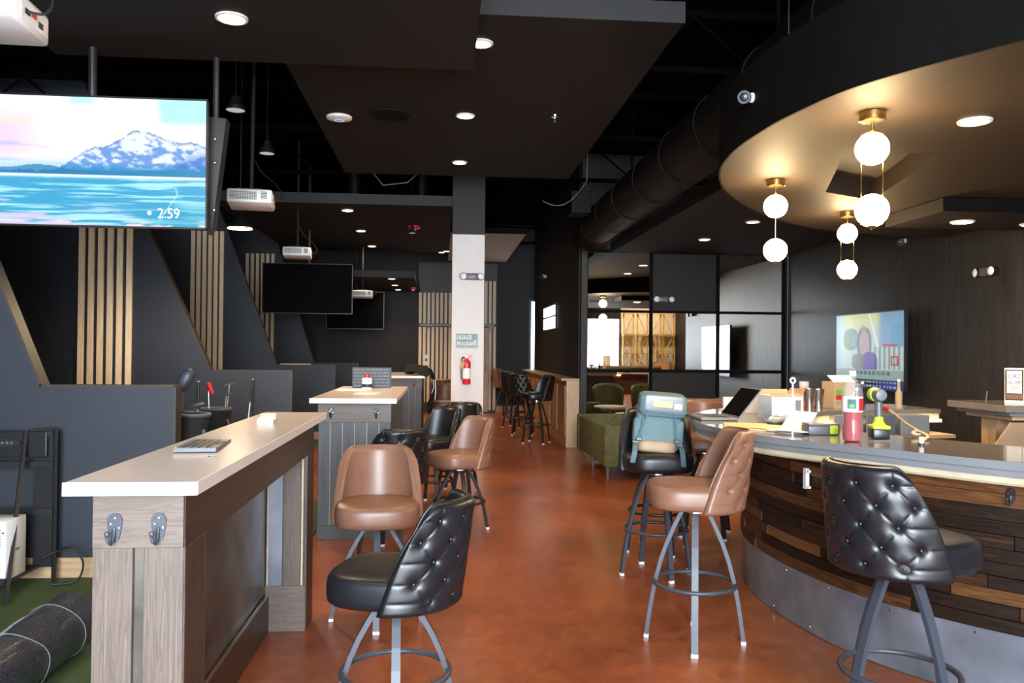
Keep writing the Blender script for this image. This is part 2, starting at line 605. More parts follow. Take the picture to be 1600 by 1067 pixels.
# shop-front windows in the wall behind
xs = [(-1.7, 1.5), (2.2, 3.9), (4.75, 6.02)]
tops = [4.0, 2.95, 2.52]; bots = [.25, .25, .72]; panes = ['daypane', 'daypane3', 'daypane3']
for (a, b), zt, zb, pm in zip(xs, tops, bots, panes):
    wn = struct('window_front', B(((a + b) / 2, -4.0, (zt + zb) / 2), (b - a, .02, zt - zb)), M[pm])
    fr = MB()
    for x in (a - .03, b + .03): fr.box((x, -3.97, (zt + zb) / 2), (.06, .08, zt - zb + .12))
    for z in (zb - .03, zt + .03): fr.box(((a + b) / 2, -3.97, z), (b - a, .08, .06))
    if b - a > 2: fr.box(((a + b) / 2, -3.97, (zt + zb) / 2), (.05, .06, zt - zb))
    obj('window_frame', fr, M['steelblack'], wn)
wb = MB()
edges = [-6.1] + [e for s in xs for e in s] + [6.1]
for i in range(0, len(edges), 2): wb.box(((edges[i] + edges[i + 1]) / 2, -4.05, 2.15), (edges[i + 1] - edges[i], .1, 4.3))
for (a, b), zt, zb in zip(xs, tops, bots):
    wb.box(((a + b) / 2, -4.05, zb / 2), (b - a, .1, zb)).box(((a + b) / 2, -4.05, (4.3 + zt) / 2), (b - a, .1, 4.3 - zt))
struct('wall_front', wb, M['wall'])
struct('wall_front_siding', B((7.1, -4.05, 2.15), (2.0, .1, 4.3)), M['siding'])

# corridor wall with the small light box and the low oak-clad wall before it
struct('wall_corridor', B((2.05, 14.8, 2.15), (.09, 5.75, 4.3)), M['wall'])
struct('wall_pilaster', B((2.06, 11.83, 2.15), (.085, .12, 4.3)), M['panelwall'])
pw = struct('wall_pony', B((1.93, 14.8, .49), (.16, 5.74, .98)), M['warmoak'])
for i in range(7):
    y = 12.1 + i * .86
    obj('oak_panel', B((1.842, y + .36, .52), (.018, .72, .74), .004), M['warmoak'], pw)
obj('end_board', B((1.935, 11.925, .5), (.21, .02, 1.0), .003), M['paleoakz'], pw)
obj('cap_rail', B((1.90, 14.8, .995), (.30, 5.8, .035), .004), M['paleoak'], pw)
obj('toe_board', B((1.845, 14.8, .06), (.015, 5.7, .12)), M['warmoak'], pw)

# mirror wall: black framework with five mirror panes and two black infill panels
mw = struct('wall_mirror', B((3.58, 11.86, 2.15), (3.1, .1, 4.3)), M['wall'])
def pane(x0, x1, z0, z1, mt, nm):
    return obj(nm, B(((x0 + x1) / 2, 11.80, (z0 + z1) / 2), (x1 - x0, .012, z1 - z0), .003), M[mt], mw)
pane(2.115, 3.03, 2.02, 2.86, 'mirror', 'mirror_pane')
pane(2.115, 3.03, 1.155, 1.985, 'mirror', 'mirror_pane')
pane(2.115, 3.03, .06, 1.11, 'mirror', 'mirror_pane')
pane(3.08, 4.035, 1.155, 1.985, 'mirror', 'mirror_pane')
pane(4.085, 5.035, 2.02, 2.80, 'mirror', 'mirror_pane')
pane(4.085, 5.035, 1.155, 1.985, 'mirror', 'mirror_pane')
pane(4.085, 5.035, .06, 1.11, 'mirror', 'mirror_pane')
for x in (2.09, 3.055, 4.06, 5.06):
    obj('mirror_stile', B((x, 11.79, 1.45), (.045, .035, 2.9), .003), M['fascia'], mw)
for z in (1.1325, 2.0025):
    obj('mirror_rail', B((3.57, 11.792, z), (3.0, .033, .035), .003), M['fascia'], mw)
obj('mirror_rail', B((3.57, 11.792, 2.88), (3.0, .033, .045), .003), M['fascia'], mw)

# white-and-black painted column
col = struct('wall_column', B((.328, 10.6, 1.44), (.408, .4, 2.88)), M['white'])
obj('column_upper_paint', B((.328, 10.6, 3.59), (.41, .402, 1.42)), M['wall'], col)

# bay dividers: low wall by the aisle, rising on the slant to the ceiling
def divider(y, xe, ze, xk, slope, slats=None, ztop=3.2, bb=True):
    zt = 4.3
    prof = [(-6.05, 0), (xe, 0), (xe, ze), (xk, ze), (xk - slope * (zt - ze), zt), (-6.05, zt)]
    d = struct('wall_bay', MB().prism(prof, y, y + .11, 'XZ'), M['bay'])
    tr = MB()
    tr.box(((xe + xk) / 2, y + .055, ze + .006), (xe - xk, .112, .012))
    obj('cap_trim', tr, M['baytrim'], d)
    p = MB().prism([(xk, ze), (xk + .014, ze + .006), (xk + .014 - slope * (zt - ze), zt), (xk - slope * (zt - ze), zt)], y - .001, y + .111, 'XZ')
    obj('slant_trim', p, M['baytrim'], d)
    obj('end_trim', B((xe + .006, y + .055, ze / 2), (.012, .112, ze)), M['baytrim'], d)
    if bb:
        obj('skirting_board', B(((-6.05 + xe) / 2, y - .008, .065), (xe + 6.05, .016, .13)), M['paleoak'], d)
    if slats:
        a, b = slats
        n = 6
        for i in range(n):
            x = a + (b - a - .058) * i / (n - 1) + .029
            obj('slat', B((x, y - .018, (ztop + .13) / 2), (.058, .035, ztop - .13), .003), M['slat'], d)
    return d
divider(5.2, -1.637, 1.165, -2.43, .40)
divider(9.2, -1.648, 1.16, -2.52, .445, (-3.90, -3.346), 3.05)
divider(12.9, -1.659, 1.15, -2.55, .37, (-3.83, -3.342), 3.2)
divider(16.7, -1.68, 1.12, -2.56, .31, (-3.90, -3.342), 3.30)

# slatted end wall with sliding-door rail, and the door itself
es = struct('wall_end_slatted', B((.36, 18.69, 1.7), (1.78, .02, 3.4)), M['baytrim'])
k = 0
x = -.49
while x < .62:
    obj('slat', B((x, 18.665, 2.36), (.06, .03, .70), .003), M['slat'], es)
    obj('slat', B((x, 18.665, 1.08), (.06, .03, 1.70), .003), M['slat'], es)
    x += .096
for x in (1.0, 1.095, 1.19):
    obj('slat', B((x, 18.665, 2.5), (.06, .03, .98), .003), M['slat'], es)
obj('slat', B((1.20, 18.665, 1.0), (.06, .03, 1.9), .003), M['slat'], es)
obj('slat', B((1.10, 18.665, 1.0), (.06, .03, 1.9), .003), M['slat'], es)
rl = thing('barn_door_rail', 'black steel sliding door rail across the slatted end wall', 'rail', (.2, 18.62, 1.975))
obj('rail_bar', B((.15, 0, 0), (1.66, .02, .045)), M['steelblack'], rl)
obj('hanger', B((.88, -.02, -.05), (.045, .02, .2)), M['steelblack'], rl)
obj('hanger', B((-.5, -.02, -.02), (.045, .02, .1)), M['steelblack'], rl)
dr = struct('door_sliding', B((.80, 18.60, .97), (.52, .04, 1.9)), M['paleoakz'])
obj('door_pull', B((1.0, 18.57, 1.02), (.02, .03, .2)), M['steelblack'], dr)
for z in (1.26, 1.11):
    o = obj('switch_plate', B((0, 0, 0), (.13, .012, .085), .003), M['whiteplastic'])
    o.location = (-.343, 18.64, z)
    tag(o, 'white wall plate on the slatted end wall, %s of the pair' % ('upper' if z > 1.2 else 'lower'), 'switch', 'wall plates on the slats')
struct('baseboard_end', B((1.6, 18.68, .08), (.72, .02, .16)), M['paleoak'])

# turf: three strips on the concrete in the bays
for xa, ya, yb, lab in ((-.95, -.4, 5.19, 'short green turf laid over the concrete in the first bay'), (-.95, 5.32, 7.7, 'short green turf in the second bay with the golf bags'),
                        (-1.75, 9.32, 12.89, 'short green turf in the third bay'), (-1.75, 13.02, 16.6, 'short green turf in the last bay')):
    tf = obj('putting_turf', B(((xa - 6.03) / 2, (ya + yb) / 2, .006), (xa + 6.03, yb - ya, .012)), M['turf'])
    tf['kind'] = 'stuff'; tf['label'] = lab

# ================================================================== CEILING
def cloud(x0, x1, y0, y1, z, t, mt='cloud', edge='cloudedge'):
    c = struct('ceiling_cloud', B(((x0 + x1) / 2, (y0 + y1) / 2, z + t / 2), (x1 - x0, y1 - y0, t)), M[mt])
    f = MB().box(((x0 + x1) / 2, y0 - .006, z + t / 2), (x1 - x0 + .02, .012, t))
    obj('fascia_board', f, M[edge], c)
    return c
cloud(-2.45, .19, 1.2, 5.40, 3.26, .13)
cloud(-1.11, 1.445, 4.86, 9.40, 3.41, .13, 'cloud', 'wall')
cloud(-2.88, .12, 10.55, 15.6, 3.26, .13)
cloud(.12, 1.423, 13.96, 18.4, 3.41, .10, 'cloudpale', 'fascia')
cloud(-2.4, -.5, 14.75, 18.2, 2.70, .12)
cloud(2.45, 5.09, 6.6, 11.79, 2.86, .14)
cloud(3.75, 5.9, 5.85, 6.66, 2.49, .10, 'cloud', 'fascia')

# curved soffit over the bar with a small square recess
so = spline([(4.4, 1.55), (3.4, 1.72), (2.6, 2.25), (2.165, 2.886), (1.837, 3.442), (1.725, 3.90), (1.695, 4.25), (1.705, 4.673), (1.79, 5.15), (1.986, 5.672),
             (2.248, 6.13), (2.586, 6.60), (3.024, 7.1), (3.6, 7.55), (4.4, 7.85)], 8)
outer = so + [(5.08, 7.9), (5.08, 6.8), (7.9, 6.66), (7.9, 1.5)]
hole = [(2.305, 4.494), (2.804, 5.798), (3.30, 6.06), (2.95, 4.66)]
bm = bmesh.new()
vo = [bm.verts.new((p[0], p[1], 2.6)) for p in outer]
vh = [bm.verts.new((p[0], p[1], 2.6)) for p in hole]
ed = [bm.edges.new((vo[i], vo[(i + 1) % len(vo)])) for i in range(len(vo))] + [bm.edges.new((vh[i], vh[(i + 1) % 4])) for i in range(4)]
bmesh.ops.triangle_fill(bm, use_beauty=True, edges=ed)
for q in (outer, hole):
    lo = vo if q is outer else vh
    zt = 2.985 if q is outer else 2.74
    hi = [bm.verts.new((p[0], p[1], zt)) for p in q]
    if q is outer: hi_o = hi
    for i in range(len(q)):
        j = (i + 1) % len(q)
        bm.faces.new((lo[i], lo[j], hi[j], hi[i]))
    bm.faces.new(hi)
me = bpy.data.meshes.new('ceiling_soffit')
bmesh.ops.recalc_face_normals(bm, faces=bm.faces[:])
bm.to_mesh(me); bm.free()
me.materials.append(M['soffit'])
sf = struct('ceiling_soffit', me, None)
i0, i1 = so, offset(so, .012)
obj('soffit_fascia', MB().ribbon(offset(so, -.012), so, 2.592, 3.0), M['fascia'], sf)

# deck structure above: open-web joists, duct, conduits
for i, y in enumerate((2.2, 4.4, 6.6, 8.8, 11.0, 13.2, 15.4, 17.6)):
    j = struct('ceiling_joist', B((1, y, 4.2), (13.8, .06, .06)).box((1, y, 3.74), (13.8, .05, .05)), M['void'])
    web = MB()
    n = 26
    for q in range(n):
        xa, xb = -5.9 + 13.8 * q / n, -5.9 + 13.8 * (q + 1) / n
        web.tube([(xa, y, 4.18 if q % 2 else 3.75), (xb, y, 3.75 if q % 2 else 4.18)], .012, 4)
    wo = obj('joist_web', web, M['void'], j)
    wo['kind'] = 'stuff'
dt = thing('air_duct', 'big round black air duct running under the deck beside the bar soffit', 'duct', (2.1, 6, 3.12))
obj('duct_pipe', MB().tube([(0, -3.2, 0), (0, 4.9, 0)], .25, 28), M['duct'], dt, 'x')
obj('duct_elbow', MB().tube([(0, 4.9, 0), (0, 5.1, -.01), (-.02, 5.26, -.05), (-.03, 5.36, -.12)], .25, 28), M['duct'], dt, 'x')
for q in range(9): obj('duct_collar', MB().tube([(0, -3 + q * .98, 0), (0, -2.96 + q * .98, 0)], .257, 28), M['duct'], dt, 'x')
for y in (-1, 3): obj('hanger_strap', B((0, y, .7), (.02, .02, 1.0)), M['void'], dt)
jb = thing('junction_box', 'dark sheet metal box hung under the deck near the duct end', 'box', (1.72, 10.6, 3.28))
obj('box_body', B((0, -.35, 0), (.25, .3, .28), .008), M['duct'], jb)
obj('hanger_rod', MB().tube([(0, -.35, .14), (0, -.35, 1.02)], .008, 6), M['void'], jb)
o = obj('hanger_wire', MB().tube([(1.78, 4.1, 4.28), (1.78, 4.1, 2.99)], .003, 6), M['chrome'])
tag(o, 'thin bright wire holding the curved soffit over the bar', 'wire')
o = obj('loose_cable', MB().tube([(1.22 + .55 * q / 8, 10.0, 3.26 + .26 * (q / 8) ** 2 - .10 * math.sin(PI * q / 8)) for q in range(9)] + [(1.78, 10.0, 4.28)], .005, 5), M['darkgrille'])
tag(o, 'loose grey cable sagging under the deck behind the white column', 'cable')
o = obj('loose_cable', MB().tube([(-.95, 10.3, 4.28), (-.95, 10.3, 3.7), (-.75, 10.3, 3.46), (-.45, 10.3, 3.50), (-.25, 10.3, 3.68), (-.2, 10.3, 4.28)], .008, 5), M['darkgrille'])
tag(o, 'loose grey cable looped above the cloud beside the white column', 'cable')
for q, x in enumerate((-1.15, -.28)):
    o = obj('hanging_duct_stub', MB().tube([(x, 10.75, 4.3), (x, 10.75, 3.39)], .075, 14), M['duct'], None, 'x')
    tag(o, 'short dark duct stub dropping to the cloud, %s the white column' % ('farther from' if q == 0 else 'nearer to'), 'duct', 'duct stubs over the cloud')

# ------------------------------------------------------------------ ceiling lights
def downlight(x, y, z, r, label, mat='lamp', k=1.0):
    t = thing('downlight', label, 'ceiling light', (x, y, z), 0, 'recessed downlights')
    obj('lens', MB().lathe([(r, -.008), (r, -.002)], 24), M[mat], t)
    ld = bpy.data.lights.new('downlight_beam', 'SPOT')
    ld.energy = SPOT * k; ld.color = (1.0, .70, .40); ld.spot_size = 2.3; ld.spot_blend = .9; ld.shadow_soft_size = .06
    lo = bpy.data.objects.new('downlight_beam', ld); C.objects.link(lo); lo.parent = t; lo.location = (0, 0, -.02)
    obj('trim_ring', MB().lathe([(r, -.012), (r + .014, -.010), (r + .016, 0), (r, 0)], 24, caps=False), M['white'], t, 'x')
    return t
downlight(-1.189, 4.68, 3.258, .074, 'lit round downlight in the nearest low cloud above the big screen')
downlight(-1.25, 1.9, 3.258, .074, 'added downlight in the low cloud, out of view, brightening the drink rail top', 'lamp', .35)  # unseen lamp added for more overhead light on the quartz top
downlight(.232, 5.30, 3.408, .066, 'lit downlight half hidden by the edge of the lower cloud')
downlight(.18, 6.958, 3.408, .066, 'lit downlight in the large brown cloud, level with the white disc')
downlight(.169, 8.697, 3.408, .066, 'lit downlight at the rear edge of the large brown cloud, above the column')
downlight(-1.265, 11.014, 3.258, .066, 'lit downlight at the front of the cloud behind the grey fascia')
downlight(-1.27, 12.885, 3.258, .066, 'second lit downlight back in the cloud behind the grey fascia')
downlight(-1.26, 14.769, 3.258, .066, 'third lit downlight back in the cloud behind the grey fascia')
downlight(.07, 15.30, 3.258, .05, 'small lit downlight touching the white column, upper of two', 'lampfar')
downlight(-.02, 15.5, 3.258, .05, 'small lit downlight touching the white column, lower of two', 'lampfar')
downlight(-.915, 14.969, 2.698, .06, 'lit downlight first in the row of three over the end bay', 'lampfar')
downlight(-.94, 16.436, 2.698, .06, 'lit downlight second in the row of three over the end bay', 'lampfar')
downlight(-.94, 17.643, 2.698, .06, 'lit downlight last in the row of three over the end bay', 'lampfar')
downlight(2.68, 3.924, 2.598, .066, 'lit downlight in the curved soffit beyond the tallest globe pendant')
downlight(4.18, 6.27, 2.488, .075, 'lit downlight under the grey dropped panel before the wall screen')
downlight(4.80, 6.30, 2.488, .075, 'lit downlight under the grey dropped panel at the picture edge')
downlight(3.40, 8.75, 2.858, .066, 'lit downlight in the brown cloud between two globe pendants', 'lampfar')
downlight(3.33, 10.2, 2.858, .066, 'lit downlight in the brown cloud before the mirror wall', 'lampfar')

downlight(6.3, -2.6, 4.298, .08, 'added downlight over the front counter, brightening what the mirrors show', 'lamp', 5.0)  # added lamp: the front panes cannot light the shelves beside them
downlight(7.3, -2.6, 4.298, .08, 'added downlight at the siding wall, brightening what the mirrors show', 'lamp', 5.0)  # second added lamp, lighting siding and gold frames for the reflection

def pendant(x, y, rz, label, z0=2.6, twin=.40):
    t = thing('globe_pendant', label, 'pendant light', (x, y, z0), rz, 'brass twin globe pendants over the bar')
    obj('canopy', MB().lathe([(.062, -.003), (.062, -.042), (.058, -.047), (.0, -.047)], 28), M['brass'], t, 'x')
    obj('stem', MB().tube([(0, 0, -.045), (0, 0, -.11)], .0055, 10), M['brass'], t, 'x')
    zc1, zc2, R = -.182, -.182 - twin * .755, .079
    for zc in (zc1, zc2):
        pr = [(max(1e-4, R * math.sin(PI * q / 20)) if 0 < q < 20 else 0.0, zc - R * math.cos(PI * q / 20)) for q in range(21)]
        obj('globe', MB().lathe(pr, 32), M['globe'], t, 'all')
    obj('ball_cap', MB().lathe([(0, zc1 + R + .012), (.012, zc1 + R + .010), (.022, zc1 + R - .004), (.0, zc1 + R - .006)], 16), M['brass'], t, 'x')
    obj('ball_cap', MB().lathe([(0, zc2 - R - .02), (.006, zc2 - R - .016), (.018, zc2 - R - .002), (.022, zc2 - R + .008), (0, zc2 - R + .008)], 16), M['brass'], t, 'x')
    for s in (-1, 1):
        lp = [(s * .012, 0, zc1 + R + .006), (s * .055, 0, zc1 + R - .012), (s * .083, 0, zc1), (s * .05, 0, zc1 - .085), (s * .048, 0, zc2 + .085), (s * .083, 0, zc2), (s * .055, 0, zc2 - R + .012), (s * .012, 0, zc2 - R - .006)]
        lp = [(s * .012, 0, zc1 + R + .006), (s * .05, 0, zc1 + .068), (s * .05, 0, zc2 - .068), (s * .012, 0, zc2 - R - .006)]
        obj('side_rod', MB().tube(lp, .0032, 6), M['brass'], t)
    return t
pendant(2.097, 3.848, -.45, 'brass pendant with two lit globes, largest, beside the soffit recess')
pendant(2.273, 5.436, PI / 2 - .4, 'brass pendant with two lit globes, by the tip of the curved soffit')
pendant(3.375, 6.585, -.45, 'brass pendant with two lit globes, smallest, above the wall screen')

def factory_pendant(x, y, z, r, label, lit=False):
    t = thing('shade_pendant', label, 'pendant light', (x, y, z), 0, 'hanging shade lamps over the bays')
    obj('lens', MB().lathe([(r * .96, .0), (r * .96, .006)], 24), M['lampfar' if lit else 'lensglow'], t)
    obj('shade', MB().lathe([(r, -.004), (r * .98, .03), (r * .55, .07), (r * .5, .12), (0, .125)] if not lit else [(r, -.006), (r * .8, .05), (.03, .12), (.02, .16), (0, .16)], 24, caps=False), M['blackplastic'], t, 'x')
    obj('rod', MB().tube([(0, 0, .12), (0, 0, 4.28 - z)], .006, 6), M['blackplastic'], t)
    if lit:
        ld = bpy.data.lights.new('pendant_beam', 'SPOT')
        ld.energy = 260; ld.color = (1.0, .74, .46); ld.spot_size = 2.9; ld.spot_blend = .5; ld.shadow_soft_size = .08
        lo = bpy.data.objects.new('pendant_beam', ld); C.objects.link(lo); lo.parent = t; lo.location = (0, 0, -.02)
factory_pendant(-1.886, 7.6, 3.57, .085, 'unlit pendant with white lens, nearer of two above the big screen corner')
factory_pendant(-1.792, 8.5, 3.395, .075, 'unlit pendant with white lens, farther of two above the hanging projector')
factory_pendant(-1.93, 8.0, 2.55, .12, 'lit cone pendant glowing warm below the hanging projector', True)
factory_pendant(-.45, 12.2, 3.14, .0001 + .05, 'small unlit pendant disc by the rear edge of the middle cloud')

# small fittings on the ceiling
t = thing('access_point', 'white wifi disc on the large brown cloud', 'access point', (-.893, 7.086, 3.408))
obj('disc_body', MB().lathe([(.095, -.001), (.11, -.012), (.105, -.03), (.06, -.042), (0, -.045)], 32), M['whiteplastic'], t, 'x')
obj('disc_ring', MB().lathe([(.034, -.0455), (.04, -.0455), (.04, -.044), (.034, -.044)], 28, caps=False), M['bluelight'], t)
t = thing('ceiling_speaker', 'dark flush speaker grille on the large brown cloud', 'speaker', (-.454, 6.996, 3.408))
obj('grille', MB().lathe([(.17, -.001), (.165, -.012), (0, -.014)], 32), M['fascia'], t, 'x')
obj('rim', MB().lathe([(.17, -.001), (.185, -.002), (.183, -.014), (.168, -.013)], 32, caps=False), M['cloud'], t, 'x')
t = thing('ceiling_speaker', 'dark flush speaker grille in the curved soffit near the frame edge', 'speaker', (3.6, 4.55, 2.598))
obj('grille', MB().lathe([(.15, -.001), (.145, -.012), (0, -.014)], 32), M['fascia'], t, 'x')
def sprinkler(x, y, z, label):
    t = thing('sprinkler', label, 'sprinkler', (x, y, z))
    obj('escutcheon', MB().lathe([(.035, 0), (.032, -.012), (.012, -.014), (.01, -.03), (0, -.03)], 16), M['chrome'], t, 'x')
    obj('deflector', MB().lathe([(.004, -.03), (.004, -.05), (.014, -.052), (.014, -.055), (0, -.055)], 12), M['chrome'], t, 'x')
sprinkler(.936, 6.868, 3.408, 'small chrome fire sprinkler in the large brown cloud')
t = thing('fire_strobe', 'red fire alarm strobe under the middle cloud', 'alarm', (-.429, 12.298, 3.26))
obj('strobe_body', MB().lathe([(.09, 0), (.09, -.03), (.07, -.05), (0, -.05)], 24), M['red'], t, 'x')
obj('strobe_lens', MB().lathe([(.03, -.05), (.028, -.085), (0, -.09)], 14), M['whiteplastic'], t, 'x')
t = thing('fire_strobe', 'red fire alarm strobe over the end bay', 'alarm', (-.33, 17.0, 2.70))
obj('strobe_body', MB().lathe([(.07, 0), (.07, -.03), (.05, -.045), (0, -.045)], 24), M['red'], t, 'x')
obj('strobe_lens', MB().lathe([(.03, -.045), (.028, -.07), (0, -.075)], 14), M['whiteplastic'], t, 'x')
t.location.x = -.6

def bullet_cam(loc, aim, label, s=1.0, mount=(1, 0, 0)):
    t = thing('security_camera', label, 'security camera', loc)
    a = Vector(aim).normalized(); mv = Vector(mount) * .06 * s
    obj('mount_base', MB().lathe([(.028 * s, 0), (.026 * s, .018 * s), (0, .02 * s)], 20, mv, -Vector(mount)), M['whiteplastic'], t, 'x')
    obj('mount_arm', MB().tube([mv, mv * .4, a * .0], .017 * s, 12), M['whiteplastic'], t, 'x')
    obj('camera_body', MB().lathe([(0, -.035 * s), (.02 * s, -.03 * s), (.034 * s, -.01 * s), (.036 * s, .055 * s), (.034 * s, .06 * s)], 22, (0, 0, 0), a), M['whiteplastic'], t, 'x')
    obj('lens_ring', MB().lathe([(.0375 * s, .048 * s), (.0375 * s, .060 * s), (.034 * s, .066 * s), (0, .066 * s)], 22, (0, 0, 0), a), M['navy'], t, 'x')
    obj('lens', MB().lathe([(.024 * s, .066 * s), (.02 * s, .069 * s), (0, .07 * s)], 18, (0, 0, 0), a), M['blackplastic'], t, 'x')
bullet_cam((1.63, 4.32, 2.80), (-.45, -1, -.28), 'white bullet camera on the curved soffit fascia', 1.0, (.95, .30, .10))
bullet_cam((5.045, 8.648, 2.657), (-.55, -.9, -.35), 'small white bullet camera high on the panelled wall', 1.0, (1, 0, .2))
bullet_cam((1.95, 15.75, 2.855), (-.6, -.8, -.3), 'small white camera on the dark corridor wall', 1.2, (1, 0, 0))

# projectors over the bays
def projector(x, y, z, rz, label, tilt=.1):
    t = thing('projector', label, 'projector', (x, y, z), rz, 'white ceiling projectors over the bays')
    t.rotation_euler = (tilt, 0, rz)
    obj('projector_case', MB().box((0, 0, .05), (.36, .30, .115), .018), M['whiteplastic'], t, 'x')
    g = obj('vent_grille', B((-.05, -.150, .052), (.22, .006, .07)), M['darkgrille'], t)
    bars = MB()
    for q in range(6): bars.box((-.05, -.154, .022 + q * .012), (.22, .004, .003))
    for q in range(12): bars.box((-.155 + q * .019, -.154, .052), (.003, .004, .07))
    ob = obj('grille_bars', bars, M['whiteplastic'], g); ob['kind'] = 'stuff'
    g2 = obj('vent_grille', B((.115, -.150, .057), (.05, .006, .058)), M['darkgrille'], t)
    bars = MB()
    for q in range(4): bars.box((.115, -.154, .038 + q * .013), (.05, .004, .003))
    ob = obj('grille_bars', bars, M['whiteplastic'], g2); ob['kind'] = 'stuff'
    obj('port_panel', B((.180, .02, .05), (.006, .2, .07)), M['paper'], t)
    obj('port', B((.184, -.04, .05), (.006, .035, .018)), M['navy'], t)
    obj('port', B((.184, .01, .055), (.006, .03, .015)), M['red'], t)
    obj('port', B((.184, .06, .04), (.006, .03, .02)), M['navy'], t)
    obj('mount_plate', MB().box((0, 0, .125), (.2, .16, .012)).box((-.07, 0, .118), (.02, .02, .03)).box((.07, 0, .118), (.02, .02, .03)), M['steelblack'], t)
    obj('mount_pole', MB().tube([(0, 0, .13), (0, tilt * -.0, 4.26 - z)], .017, 10), M['steelblack'], t)
    obj('cable', MB().tube(smooth3([(.185, -.04, .05), (.235, -.03, .05), (.25, 0, .11), (.18, .05, .22), (.08, .05, .30), (.02, .02, .40)]), .005, 6), M['blackplastic'], t)
    return t
projector(-1.63, 3.0, 2.52, .03, 'white ceiling projector above the big lit screen, cut by the frame', .0)
projector(-1.60, 7.0, 2.60, .12, 'white ceiling projector over the second bay, behind the big screen', -.08)
projector(-1.91, 11.0, 2.62, .12, 'white ceiling projector over the third bay, above the dark screen', -.08)
projector(-1.42, 14.8, 2.34, .1, 'small white ceiling projector beyond the dark screen', -.06)

# ================================================================== SCREENS
def picture(name, w, h, nx, ny, fn, parent, loc=(0, 0, 0)):
    mb = MB().grid(nx, ny, lambda u, v: ((u - .5) * w, 0, (v - .5) * h))
    me = bpy.data.meshes.new(name)
    me.from_pydata(mb.v, [], mb.f)
    me.materials.append(M['screen'])
    at = me.color_attributes.new('picture', 'FLOAT_COLOR', 'POINT')
    u = np.array([(p[0] / w + .5) for p in mb.v]); v = np.array([(p[2] / h + .5) for p in mb.v])
    c = fn(u, v)
    c = np.where(c <= .04045, c / 12.92, ((c + .055) / 1.055) ** 2.4)
    at.data.foreach_set('color', np.concatenate([c, np.ones((len(c), 1))], 1).astype(np.float32).ravel())
    o = obj(name, me, None, parent)
    o.location = loc
    return o


rng = np.random.RandomState(3)
_T = [rng.rand(64, 64) for _ in range(4)]
def vnoise(x, y, k=0):
    t = _T[k]
    xi, yi = np.floor(x).astype(int), np.floor(y).astype(int)
    fx, fy = x - xi, y - yi
    fx, fy = fx * fx * (3 - 2 * fx), fy * fy * (3 - 2 * fy)
    g = lambda a, b: t[a % 64, b % 64]
    return (g(xi, yi) * (1 - fx) + g(xi + 1, yi) * fx) * (1 - fy) + (g(xi, yi + 1) * (1 - fx) + g(xi + 1, yi + 1) * fx) * fy
def fbm(x, y, k=0):
    return sum(vnoise(x * 2 ** i, y * 2 ** i, (k + i) % 4) / 2 ** (i + 1) for i in range(4)) / .9375


def sst(a, b, x):
    t = np.clip((x - a) / (b - a), 0, 1)
    return t * t * (3 - 2 * t)


def mixc(a, b, t): return a * (1 - t[:, None]) + np.array(b)[None, :] * t[:, None]


